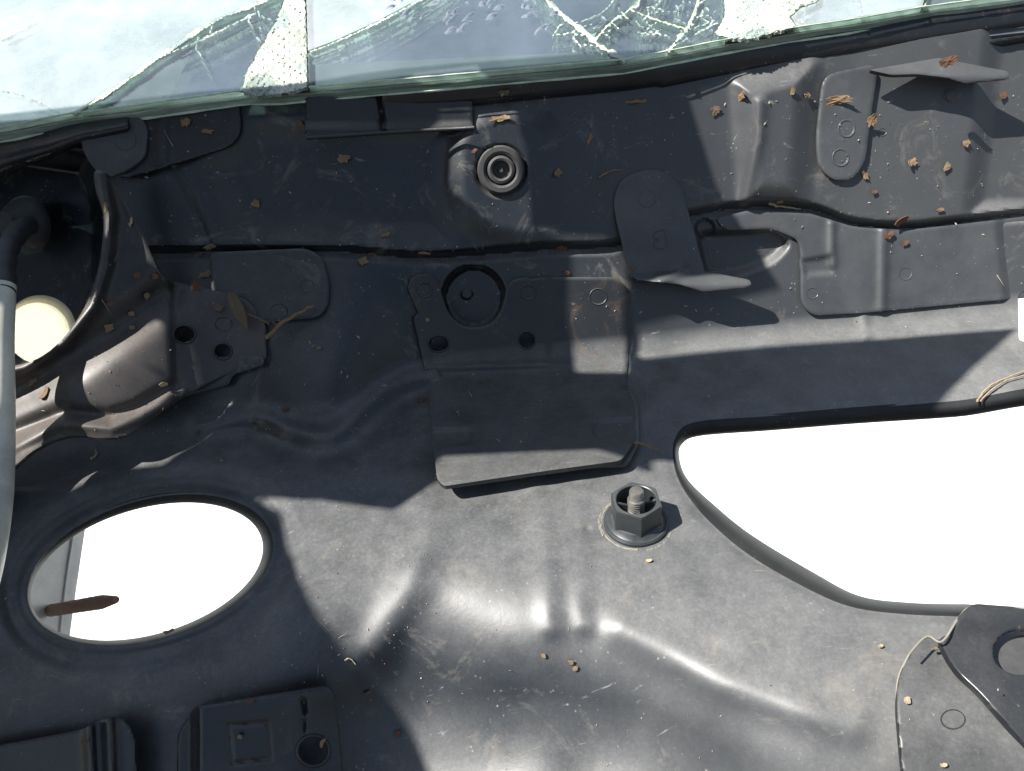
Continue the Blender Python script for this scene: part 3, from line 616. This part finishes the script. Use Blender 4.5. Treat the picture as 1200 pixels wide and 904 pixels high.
for ln, w0, w1 in ((c1, 5, 4), (c4, 1.2, 2.5), (c5, 8, 4), (c6, 2.5, 2), (c7, 1.2, 2), (c8, 4, 5), (c9, 1, 1.5), ([(786, 56), (815, 40), (842, 26)], 1, 2),
                   ([(672, 28), (700, 18), (718, 2), (722, -20)], 1, 2), ([(1010, 20), (1004, -10), (1000, -40)], .8, 1), ([(0, 46), (24, 36), (45, 25)], 3.5, .4), ([(760, 20), (775, 0), (790, -30)], 1, 1.5),
                   ([(190, 66), (240, 45), (300, 15)], 1.5, 3), ([(60, 126), (20, 110), (-40, 100)], .5, .6)): crack(ln, w0, w1)
# fine branching cracks round the impact points
for (cx, cy, rx, ry, nn_, ln_) in ((705, 40, 55, 32, 16, 26), (770, 20, 60, 26, 14, 22), (840, 20, 50, 26, 12, 24), (318, 40, 40, 46, 14, 22), (945, 12, 34, 20, 5, 20), (270, 30, 50, 30, 5, 30)):
    for _ in range(nn_):
        x, y = cx+rng.normal(0, rx*.5), cy+rng.normal(0, ry*.5); a_ = rng.uniform(0, math.pi); P_ = [(x, y)]
        for k in range(4):
            a_ += rng.normal(0, .35); x += math.cos(a_)*ln_*rng.uniform(.15, .4); y += math.sin(a_)*ln_*rng.uniform(.1, .3); P_.append((x, y))
        if max(q_[1]-edge_y(q_[0]) for q_ in P_) < -3: crack(P_, rng.uniform(.8, 2.4), .4)
# water streaks and drops on the glass
V = []; Fc = []
for i in range(70):
    x = rng.uniform(425, 650); y = rng.uniform(-30, 38)+(640-x)*.02
    if y > 44-.02*x*0 or x < 425+max(0, y)*2.2: continue
    L_ = rng.uniform(3, 11); W_ = rng.uniform(1.6, 3.); ang = R(rng.uniform(-50, -15)); k0 = len(V); n_ = 14
    cen = at(np.float64(x), np.float64(y), Tg(np.float64(x), np.float64(y)))+gn*.0011; V.append(cen)
    for rr, hh in ((.6, .0008), (1., .0001)):
        for j in range(n_):
            th = 2*math.pi*j/n_; u = L_*rr*math.cos(th); v = W_*rr*math.sin(th)*(1+.5*math.cos(th*2+i)); xx = x+u*math.cos(ang)-v*math.sin(ang); yy = y+u*math.sin(ang)+v*math.cos(ang)
            V.append(at(np.float64(xx), np.float64(yy), Tg(np.float64(xx), np.float64(yy)))+gn*hh)
    for j in range(n_): Fc.append([k0, k0+1+j, k0+1+(j+1) % n_]); Fc.append([k0+1+j, k0+1+n_+j, k0+1+n_+(j+1) % n_, k0+1+(j+1) % n_])
tag(link('water_drops', V, Fc, 'drop'), 'clear water drops and short runs spread over the middle of the glass', 'water drops', kind='stuff')

# dashboard under the glass
dbd = empty('dashboard', (0, .47, .15), 'grey dashboard top with a pale trim seen through the cracked glass', 'dashboard')
def box(name, c, sz, m, parent, rx=0., bev=.002):
    me = bpy.data.meshes.new(name); import bmesh
    bm = bmesh.new(); bmesh.ops.create_cube(bm, size=1); bmesh.ops.scale(bm, vec=sz, verts=bm.verts); bmesh.ops.bevel(bm, geom=bm.edges[:], offset=bev, segments=3, affect='EDGES')
    bmesh.ops.rotate(bm, cent=(0, 0, 0), matrix=Matrix.Rotation(rx, 3, 'X'), verts=bm.verts)
    org = Vector(parent.location) if parent else Vector((0, 0, 0)); bmesh.ops.translate(bm, vec=Vector(c)-org, verts=bm.verts)
    bm.to_mesh(me); bm.free(); me.materials.append(M[m]); [setattr(p_, 'use_smooth', True) for p_ in me.polygons]; me.set_sharp_from_angle(angle=R(40))
    o = bpy.data.objects.new(name, me); COL.objects.link(o); o.parent = parent; return o
ra = math.atan(GS)
def gp(u, off): return np.array([0, .434, .167])+np.array([0, math.cos(ra), math.sin(ra)])*u-gn*off
box('dash_top', gp(.128, .022), (1.3, .24, .012), 'dash', dbd, ra)
box('trim_strip', gp(.060, .0135), (1.3, .012, .005), 'strip', dbd, ra)
box('trim_strip', gp(.108, .0135), (1.3, .010, .005), 'strip', dbd, ra)

# ------------------------------------------------------------------ nut and stud
fr = frame(745, 614, -.0004, T0); p0, xx, yy, nn = fr
stud = lathe('threaded_stud', fr, [(.0034, -.004), (.0034, .0165), (.0032, .0168), (.0032, .0205), (.0028, .0212), (.0001, .0212)], 'steel', body, 24)
th = np.linspace(0, 2*math.pi*9, 9*22); tube('screw_thread', [p0+xx*.0034*math.cos(a_)+yy*.0034*math.sin(a_)+nn*(.005+.0115*k/len(th)) for k, a_ in enumerate(th)], .00062, 'steel', stud, 6)
for a0, a1_, rr_ in ((100, 262, .0160), (275, 330, .0166), (110, 200, .0168)):
    aa = np.radians(np.linspace(a0, a1_, 26)); tube('dust_ring', [p0+xx*rr_*math.cos(q_)+yy*rr_*math.sin(q_)+nn*.0003+rng.normal(0, .00012, 3) for q_ in aa], np.abs(rng.normal(.0003, .00012, 26))+.0001, 'dust_and_glint', body, 5)
nut = empty('plastic_nut', p0, 'grey-black hexagonal flanged nut on the sunlit shelf, left of the big opening', 'nut')
lathe('flange', fr, [(.0098, 0), (.0140, 0), (.0147, .0006), (.0147, .0018), (.0140, .0026), (.0132, .0024), (.0124, .0030), (.0112, .0046), (.0098, .0050)], 'nutp', nut, 64, close=False)
V = []; HX = []
def hexr(r, z, K=48, rounding=1.):
    o_ = []
    for i in range(K):
        a_ = 2*math.pi*i/K; b_ = ((a_-math.pi/2+math.pi/6) % (math.pi/3))-math.pi/6; b_ = ((a_) % (math.pi/3))-math.pi/6; b_ = ((a_+math.pi/6) % (math.pi/3))-math.pi/6
        rr = r*math.cos(math.pi/6)/math.cos(b_); rr = min(rr, r*rounding); o_.append(p0+xx*rr*math.cos(a_)+yy*rr*math.sin(a_)+nn*z)
    return o_
def circ(r, z, K=48): return [p0+xx*r*math.cos(2*math.pi*i/K)+yy*r*math.sin(2*math.pi*i/K)+nn*z for i in range(K)]
rows = [hexr(.0120, .003), hexr(.0120, .0148, rounding=.985), hexr(.0116, .0156, rounding=.97), circ(.0092, .0158), circ(.0088, .0155), circ(.0088, .002)]
for r_ in rows: V += r_
K = 48; Fc = [[r_*K+i, r_*K+(i+1) % K, (r_+1)*K+(i+1) % K, (r_+1)*K+i] for r_ in range(len(rows)-1) for i in range(K)]
link('hex_body', V, Fc, 'nutp', nut, autosm=22)
lathe('floor_disc', fr, [(.0088, .003), (.0088, .0042), (.0036, .0042), (.0036, .003)], 'nutp', nut, 32, close=False)
lathe('sleeve', fr, [(.0046, .003), (.0046, .009), (.0042, .0092), (.0037, .0090), (.0037, .003)], 'nutp', nut, 32, close=False)
for k in range(4):
    a_ = math.pi/4+.1+k*math.pi/2 if False else R(-92+90*k+0); dx = xx*math.cos(a_)+yy*math.sin(a_); dy = -xx*math.sin(a_)+yy*math.cos(a_); V = []
    for r_, z0, z1 in ((.0041, .004, .0128), (.0089, .004, .0148)):
        for sg in (-1, 1):
            for z_ in (z0, z1): V.append(p0+dx*r_+dy*sg*.0006+nn*z_)
    link('rib', V, [[0, 1, 3, 2], [4, 6, 7, 5], [0, 4, 5, 1], [2, 3, 7, 6], [1, 5, 7, 3], [0, 2, 6, 4]], 'nutp', nut, False)

# ------------------------------------------------------------------ hose at the left edge
hose = empty('drain_hose', pt(20, 300, .03, T0), 'black rubber elbow leading into a milky plastic tube at the left edge', 'hose')
hb = .012
fr2 = frame(38, 262, -.020, T0); n2 = fr2[3]; ax = np.array([-.35, -.75, .30]); ax /= np.linalg.norm(ax); x2 = np.cross(ax, [0, 0, 1.]); x2 /= np.linalg.norm(x2)
s2 = .42/F
lathe('grommet', (fr2[0], x2, np.cross(ax, x2), ax), [(33*s2, 0), (34*s2, .003), (32*s2, .006), (24*s2, .0115), (18*s2, .014), (15*s2, .017)], 'rubber', hose, 40)
pe = path([(33, 264), (20, 274), (8, 295), (3, 325), (2, 350)], [-.002, .014, .030, .045, .052], T0, 10)
tube('rubber_elbow', pe, 12.5*.38/F*(1+.05*np.sin(np.arange(len(pe))*1.1)), 'rubber', hose, 24)
tube('elbow_collar', path([(3, 325), (2, 345)], [.045, .052], T0, 6), 14.5*.38/F, 'rubber', hose, 24)
tube('milky_tube', path([(2, 335), (-1, 400), (0, 470), (-1, 540), (-8, 610), (-26, 690), (-60, 760)], [.050, .058, .062, .062, .060, .058, .056], T0, 8), 16.5*.345/F, 'tube', hose, 28)

# ------------------------------------------------------------------ things seen through the openings
ip = at(np.float64(60), np.float64(716), T0(np.float64(60), np.float64(716))+.045)
rod_a = at(np.float64(60), np.float64(715.5), .441); rod_b = at(np.float64(136), np.float64(703), .36)
tlen = rod_b-rod_a
tt = np.r_[np.linspace(0, .80, 24), .81, .99, 1.0]
tube('rusty_rod', [rod_a+tlen*k for k in tt], [.0036*(1+.03*math.sin(i*2.1)) for i in range(24)]+[.0036, .0019, .0016], 'rust', None, 18)
tag(bpy.data.objects['rusty_rod'], 'short rusty steel rod with tapered tip seen inside the oval opening', 'rod')
wp0 = at(np.float64(78), np.float64(680), .52)
wp = empty('white_panel', wp0, 'white painted panel with a seam seen through left side of oval opening', 'panel')
t_w = lambda x, y: .43+.0006*(x-40)
sheet('panel_skin', lambda x, y: polysd(x, y, np.array([(-60, 592), (104, 592), (88, 700), (70, 830), (-60, 830)])), (-164, 496, 110, 904), t_w, .004, 'white', wp, 6)
tube('panel_seam', path([(90, 600), (76, 690), (62, 820)], .0005, t_w, 6), .0008, 'white', wp, 8)
tag(sheet('cream_plastic_cap', lambda x, y: ell(x, y, 40, 400, 80, 72), (-44, 324, 126, 476), lambda x, y: T0(x, y)+.045+.0*x, .0012, 'film', None, 4), 'cream translucent plastic cap showing through the small hole behind the hose', 'cap')

# ------------------------------------------------------------------ unseen sheet added above, cut so its shade and sun patches fall below
ZB = .42
def to_shade_sheet(poly, base=T, n=6):
    P = np.asarray(poly, float); D = np.vstack([P[i]+(P[(i+1) % len(P)]-P[i])*k/n for i in range(len(P)) for k in range(n)])
    Q = at(D[:, 0], D[:, 1], base(D[:, 0], D[:, 1])); k_ = (ZB-Q[:, 2])/S[2]; return np.stack([Q[:, 0]+S[0]*k_, Q[:, 1]+S[1]*k_], -1)
SH1 = to_shade_sheet([(-340, 265), (0, 192), (280, 155), (560, 134), (700, 128), (815, 128), (850, 240), (912, 340), (744, 385), (742, 424), (900, 408), (1020, 400), (1190, 386), (1140, 430), (1090, 480), (1080, 540), (950, 538), (800, 539), (748, 541)], T0)
SH1b = to_shade_sheet([(745, 541), (740, 470), (500, 470), (200, 470), (-340, 520), (-340, 600), (60, 560), (200, 560), (320, 572), (345, 572), (432, 584), (470, 566), (505, 546), (514, 535), (600, 531), (700, 527)], bCB)
SH1c = to_shade_sheet([(-340, 300), (745, 300), (745, 480), (-340, 560)], T0)
SH2 = to_shade_sheet([(-340, 560), (60, 560), (250, 566), (318, 600), (324, 640), (352, 690), (385, 745), (430, 802), (496, 900), (530, 1000), (-340, 1100)], T0, 1)
HO = [to_shade_sheet(p_, T0) for p_ in ([(545, 150), (620, 135), (640, 200), (645, 290), (735, 292), (735, 440), (672, 440), (668, 300), (600, 290), (540, 240)],
                                   )]
HO += [to_shade_sheet(p_, bARM) for p_ in ([(118, 190), (136, 214), (196, 330), (130, 385), (95, 390), (122, 300)], [(60, 430), (190, 372), (200, 445), (220, 460), (140, 520), (80, 520), (-20, 560), (-20, 500)])]
sc = 2000.
def f_b(u, v):
    x, y = u/sc, v/sc
    d = np.minimum(np.minimum(polysd(x, y, SH1), polysd(x, y, SH1b)), np.minimum(polysd(x, y, SH2), polysd(x, y, SH1c)))
    d = np.minimum(d, np.maximum(np.maximum(-1.5-x, x+.66), np.maximum(-.45-y, y-.40)))  # extra rectangle out left, added to hold back sky light
    for h_ in HO: d = np.maximum(d, -polysd(x, y, h_))
    return d*sc
allp = np.vstack([SH1, SH1b, SH1c, SH2, [[-1.5, -.45]]])*sc
bo = sheet('shade_sheet', f_b, (allp[:, 0].min()-8, allp[:, 1].min()-8, allp[:, 0].max()+8, allp[:, 1].max()+8), None, .003, 'panel', None, 4, 0, pos=lambda u, v: np.stack([u/sc, v/sc, np.full(np.shape(u), ZB)], -1))
tag(bo, 'added unseen black sheet with cut-outs that shades the bulkhead', 'shade_sheet')

# ------------------------------------------------------------------ bark, straw and leaf bits
def flake(px, py, w_, asp=.6, ang=0., m='tan', rag=.35, h=.0015, curl=.25, base=T, label=None, name='bark_flake', n=13, spin_t=0.):
    p, x, y, nrm_ = frame(px, py, h, base, R(ang)); s_ = w_/2*np.linalg.norm(p-C0)/F*(.82 if w_ > 9 else .95)
    tl = rng.normal(0, .25, 2); nrm_ = nrm_+x*tl[0]+y*tl[1]; nrm_ /= np.linalg.norm(nrm_); x = x-nrm_*(x@nrm_); x /= np.linalg.norm(x); y = np.cross(nrm_, x)
    V = [p+nrm_*curl*s_*.3]; ths = []
    for i in range(n):
        a_ = 2*math.pi*(i+rng.uniform(-.3, .3))/n; rr = 1-rag*rng.uniform(0, 1); sq = 1/max(abs(math.cos(a_)), abs(math.sin(a_)))**.5
        u, v = s_*rr*sq*math.cos(a_), s_*asp*rr*sq*math.sin(a_); ths.append((u, v))
    for k_, z_ in ((.55, .12), (1., 0.)):
        for (u, v) in ths: V.append(p+x*u*k_+y*v*k_+nrm_*(s_*curl*((u/s_)**2*k_*k_+z_*rng.uniform(-1, 2))))
    N_ = len(V); V += [v_-nrm_*.0005 for v_ in V]; Fc = []
    for j in range(n):
        k_ = (j+1) % n; a0, a1, b0, b1 = 1+j, 1+k_, 1+n+j, 1+n+k_
        Fc += [[0, a0, a1], [a0, b0, b1, a1], [N_, N_+a1, N_+a0], [N_+a0, N_+a1, N_+b1, N_+b0], [b0, N_+b0, N_+b1, b1]]
    o = link(name, V, Fc, m, None, False); return tag(o, label, 'leaf fragment' if name == 'leaf_fragment' else 'bark flake', 'bark and leaf bits fallen on the bulkhead')
def stick(pts, hs, r, m, label, base=T, name='twig', n=6):
    P = path(pts, hs, base, n); P = P+rng.normal(0, r*.25, P.shape); rad = r*np.linspace(1, .5, len(P))*rng.uniform(.8, 1.15, len(P))
    return tag(tube(name, P, rad, m, None, 8), label, 'twig', 'twigs and straws caught on the bulkhead')
FL = [ # px, py, width, aspect, angle, material, label
 (403, 186, 19, .8, -20, 'tan', 'tan notched bark flake on the dark wall left of the round boss'),
 (300, 238, 14, 1., 70, 'tan', 'rounded tan flake alone on the dark wall below the screen bracket'),
 (246, 290, 17, .8, 0, 'tan', 'chunky brown bark bit above the strand pile near the arm'),
 (232, 299, 16, .6, 0, 'dark', 'dark crumb left of the chunky bark bit near the arm'),
 (243, 321, 32, .35, 15, 'tan', 'long shredded tan bark strip above the dried leaf'),
 (229, 335, 22, .6, 50, 'russet', 'russet curled shred under the long bark strip'),
 (258, 316, 14, .5, 40, 'dark', 'small dark leaf shred right of the long bark strip'),
 (153, 260, 15, .35, 60, 'pale', 'pale straw chip leaning on the lit facet of the arm'),
 (124, 242, 15, .4, 75, 'tan', 'tan fibre bit stuck on the rolled lip of the arm'),
 (161, 323, 10, .9, 0, 'russet', 'round rusty fleck on the lit facet of the arm, left one'),
 (182, 324, 10, .9, 0, 'russet', 'round rusty fleck by the fold at the end of the arm facet'),
 (172, 347, 10, .9, 30, 'tan', 'small ragged tan crumb in the channel of the arm'),
 (128, 384, 14, .9, 0, 'tan', 'ragged tan crumb low in the channel of the arm'),
 (129, 356, 9, .7, 0, 'russet', 'rusty fleck on the rounded shoulder of the arm'),
 (154, 368, 7, .9, 0, 'tan', 'tiny tan crumb in the arm channel, upper of two close ones'),
 (155, 384, 7, .9, 0, 'tan', 'tiny tan crumb in the arm channel, lower of two close ones'),
 (191, 451, 12, .7, -15, 'pale', 'pale rectangular chip on the lower ridge of the arm'),
 (51, 462, 22, .45, 70, 'tan', 'upright frayed straw chip on the arm near the milky tube'),
 (38, 447, 16, .4, 30, 'tan', 'thin curled fibre bit above the frayed straw chip'),
 (255, 361, 16, .8, 0, 'dark', 'pale-edged leaf crumb above the left arm hole'),
 (452, 275, 15, .5, 15, 'tan', 'rectangular tan chip above the seam left of the notch bracket'),
 (425, 306, 18, .7, 20, 'tan', 'ragged tan flake below the seam left of the notch bracket'),
 (434, 298, 8, .5, 0, 'russet', 'small rust crumb just above the ragged flake by the seam'),
 (497, 297, 22, .3, 0, 'tan', 'thin line of straw crumbs lying along the seam'),
 (374, 408, 7, .8, 0, 'tan', 'single small tan grain on the dark lower wall'),
 (334, 479, 8, .6, 20, 'russet', 'small reddish grain above the blue-lit fold of the shelf'),
 (657, 291, 19, .8, -10, 'russet', 'large russet crumb on the seam above the centre bracket'),
 (664, 320, 10, .9, 0, 'russet', 'small russet crumb on the top edge of the centre bracket'),
 (501, 375, 7, .9, 0, 'tan', 'tiny tan grain on the centre bracket left of the notch'),
 (741, 315, 7, .9, 0, 'russet', 'tiny rust grain on the lower corner of the tongue bracket'),
 (654, 203, 18, .6, 35, 'tan', 'fibrous tan tuft on the wall right of the round boss'),
 (691, 163, 22, .3, 60, 'tan', 'slim leaning shred on the dark wall right of the round boss'),
 (556, 177, 10, .6, 30, 'russet', 'small brown flake at upper left of the round boss'),
 (606, 193, 18, .35, 70, 'tan', 'brown crust curved along the right rim of the round boss'),
 (586, 139, 34, .3, 5, 'tan', 'long ragged bark crust under the rail above the boss'),
 (590, 109, 18, .6, 0, 'dark', 'dull crumb lying on the rail above the boss'),
 (838, 130, 16, .9, 10, 'dark', 'dark folded leaf bit under the rail right of the stick'),
 (869, 113, 26, .4, 15, 'tan', 'wide tan crumb pile hanging under the rail'),
 (929, 106, 12, .5, 80, 'tan', 'small upright flake under the rail, left of the spot plate'),
 (946, 112, 14, .6, 15, 'tan', 'small pale-brown flake right next to the spot plate edge'),
 (983, 118, 36, .35, 5, 'tan', 'long frayed tan flake lying across the spot plate'),
 (1022, 141, 18, .7, 80, 'tan', 'two-lobed tan flake on the right edge of the spot plate'),
 (1014, 206, 14, .6, -70, 'tan', 'tan flake at the lower right end of the spot plate'),
 (1069, 190, 16, .75, 20, 'tan', 'squarish tan flake alone on the grey wall'),
 (1110, 196, 14, .7, 55, 'tan', 'oval tan flake right of the squarish one'),
 (1133, 168, 13, .8, 30, 'tan', 'tan flake high on the grey wall near the right edge'),
 (1176, 112, 10, .9, 30, 'russet', 'small russet flake under the wavy flange near the right edge'),
 (1110, 72, 28, .5, 15, 'russet', 'red-brown bark crumb on the wavy flange'),
 (1057, 259, 24, .6, 35, 'russet', 'upper part of the russet crumb heap on the seam at right'),
 (1041, 276, 16, .9, 0, 'russet', 'lower lump of the russet crumb heap on the overlap plate'),
 (1061, 285, 7, .9, 0, 'russet', 'tiny rust grain right below the crumb heap'),
 (1102, 246, 10, .5, 10, 'tan', 'small flat crumb lying on the seam at right'),
 (1025, 225, 8, .6, 10, 'russet', 'tiny brown crumb above the seam below the spot plate'),
 (915, 237, 14, .6, 10, 'tan', 'small frayed bit on top of the seam twig'),
 (493, 469, 13, .8, -20, 'russet', 'russet flake at the left edge of the flap'),
 (198, 740, 20, .4, 5, 'tan', 'notched tan chip perched on the lower rim of the oval hole'),
 (637, 769, 6, 1., 0, 'tan', 'small round brown seed on the sunlit front, left one'),
 (669, 777, 7, .9, 0, 'tan', 'upper seed of the close pair on the sunlit front'),
 (674, 784, 8, .7, 20, 'tan', 'lower seed of the close pair on the sunlit front'),
 (430, 813, 9, .5, 10, 'russet', 'small rust flake at the shadow edge right of the pressed plate'),
 (466, 861, 8, .9, 60, 'russet', 'small rust flake low in the shade near the bottom edge'),
 (218, 143, 17, .8, 20, 'tan', 'brown clump on the screen bracket under the glass'),
 (243, 154, 20, .35, -8, 'tan', 'thin frayed flake right of the clump on the screen bracket'),
 (352, 147, 18, .6, -50, 'dark', 'dull bark clump left of the recess plate'),
 (60, 752-40, 1, .5, 0, 'tan', None),
 (1032, 757, 6, .8, 10, 'pale', 'tiny white paint fleck left of the corner bracket'),
 (1095, 760, 8, .5, 10, 'tan', 'tiny tan bit on the dark ear of the corner bracket'),
 (1064, 821, 10, .8, 50, 'pale', 'cream fleck on the bracket leaf at the bottom right'),
 (1106, 897, 7, .6, 0, 'pale', 'cream grain at the bottom of the bracket leaf'),
 (281, 864, 6, .9, 0, 'tan', 'tiny brown grain on the pressed square plate'),
 (378, 870, 14, .5, 60, 'tan', 'rusty crumbs on the right rim of the lower plate hole'),
 (293, 823, 16, .3, 10, 'russet', 'flat rusty flake on the upper edge of the lower plate'),
 (98, 838+32, 8, .5, 0, 'russet', 'rust fleck on the upper edge of the ribbed plate'),
 (760, 657, 8, .6, 0, 'pale', 'pale crumb on the shelf just under the nut'),
]
def near(px, py):      # what lies frontmost there, so that bits rest on it
    x, y = np.float64(px), np.float64(py); c = [T]
    for poly, b in ((CB, bCB), (TB, bTB), (SP, bSP), (ARM, bARM), (RP, bRP), (LP, lambda x, y: T0(x, y)-hLP(x, y)), (LQ, lambda x, y: T0(x, y)-.013), (RL, lambda x, y: T0(x, y)-.016), (RE, lambda x, y: T0(x, y)-.025), (WF, lambda x, y: T0(x, y)-.03)):
        if polysd(x, y, poly) < 2: c.append(b)
    if f_rail(x, y) < 0: c.append(t_rail)
    if polysd(x, y, [(150, 120), (281, 100), (282, 156), (196, 195), (150, 209), (120, 200)]) < 0: c.append(tB)
    return min(c, key=lambda f_: f_(x, y))
for (px, py, w_, asp, ang, m, lb) in FL:
    if lb: flake(px, py, w_, asp, ang, m, base=near(px, py), label=lb, name='leaf_fragment' if 'leaf' in lb else 'bark_flake', n=17 if w_ > 14 else 10, rag=.5 if w_ > 12 else .3)
stick([(772, 122), (757, 119), (741, 119), (724, 124)], [.004]*4, .0014, 'tan', 'smooth tan stick lying along the lower edge of the rail', t_rail)
stick([(313, 397), (330, 379), (350, 367), (368, 358)], [.014, .013, .012, .010], .0013, 'tan', 'reddish-tan twig leaning over the ear of the left arm', T0)
stick([(320, 377), (326, 383), (322, 392), (326, 398)], [.012]*4, .0007, 'dark', 'thin dark stem hooked round the reddish twig', T0)
stick([(902, 239), (920, 243), (938, 245)], [.002]*3, .0009, 'pale', 'slim pale twig lying along the right part of the seam')
stick([(702, 208), (714, 201), (730, 199)], [.002]*3, .0006, 'tan', 'wiry stem on the wall above the tongue bracket')
stick([(744, 518), (758, 522), (775, 528)], [.012, .009, .006], .0009, 'tan', 'short pale twig poking out from the right edge of the flap', T0)
stick([(1145, 470), (1156, 456), (1172, 446), (1200, 435), (1240, 424)], [.003]*5, .0006, 'pale', 'curved pale straw at the right edge, upper strand of the pair')
stick([(1149, 470), (1162, 457), (1180, 446), (1205, 439), (1240, 430)], [.003]*5, .0005, 'pale', 'curved tan straw at the right edge, lower strand of the pair')
stick([(404, 796-22), (410, 772), (417, 779)], [.001]*3, .0004, 'pale', 'hair-thin pale fibre at the shadow edge on the front', T)
stick([(107, 538), (113, 532), (112, 527)], [.002]*3, .0008, 'pale', 'pale fibre on the shelf above the oval opening')
# dried leaf by the arm
lf = empty('dried_leaf', pt(282, 362, .012, T0), 'dark shrivelled leaf hanging beside the two arm holes', 'leaf', 'bark and leaf bits fallen on the bulkhead')
for k, off in enumerate((-4, 0, 4)):
    tube('leaf_blade', path([(270+off*.4, 342), (276+off, 356), (283+off, 372), (290, 386)], [.012, .014, .013, .011], T0, 5), .0014*np.array([.4, .9, 1.1, 1.3, 1.3, 1.2, 1.3, 1.2, 1., 1., .9, .7, .6, .5, .4, .2]), 'dark', lf, 7)
tube('leaf_stalk', path([(285, 366), (300, 372), (316, 380)], [.012]*3, T0, 4), .0006, 'dark', lf, 6)
# fine grit, thousands of grains: one object
V = []; Fc = []
for i in range(2350):
    if i < 1500: px, py = rng.uniform(0, 1200), rng.uniform(110, 520)
    elif i < 2100: px, py = rng.uniform(0, 520), rng.uniform(480, 800)
    else: px, py = rng.uniform(300, 1200), rng.uniform(540, 904)
    x_, y_ = np.float64(px), np.float64(py)
    if fmain(x_, y_) > -3 or edge_y(px)+20 > py: continue
    b = near(px, py); t0 = b(x_, y_); p = at(x_, y_, t0-.0003); sz = (.00016+.0007*rng.random()**6)*(1 if i < 1500 else .75)
    k0 = len(V); ax_ = rng.normal(0, 1, (3, 3)); ax_, _ = np.linalg.qr(ax_)
    el = sz*np.array([1+1.5*rng.random()**2, .8, .5])*(np.array([6, .35, .35]) if rng.random() < .12 else 1)
    for s_ in (1, -1):
        for j in range(3): V.append(p+ax_[j]*el[j]*s_)
    for f_ in ((0, 1, 2), (1, 3, 2), (3, 4, 2), (4, 0, 2), (1, 0, 5), (3, 1, 5), (4, 3, 5), (0, 4, 5)): Fc.append([k0+v_ for v_ in f_])
tag(link('grit', V, Fc, 'grit', None, False), 'pale grit and crumbs sprinkled over all of the bulkhead', 'grit', kind='stuff')
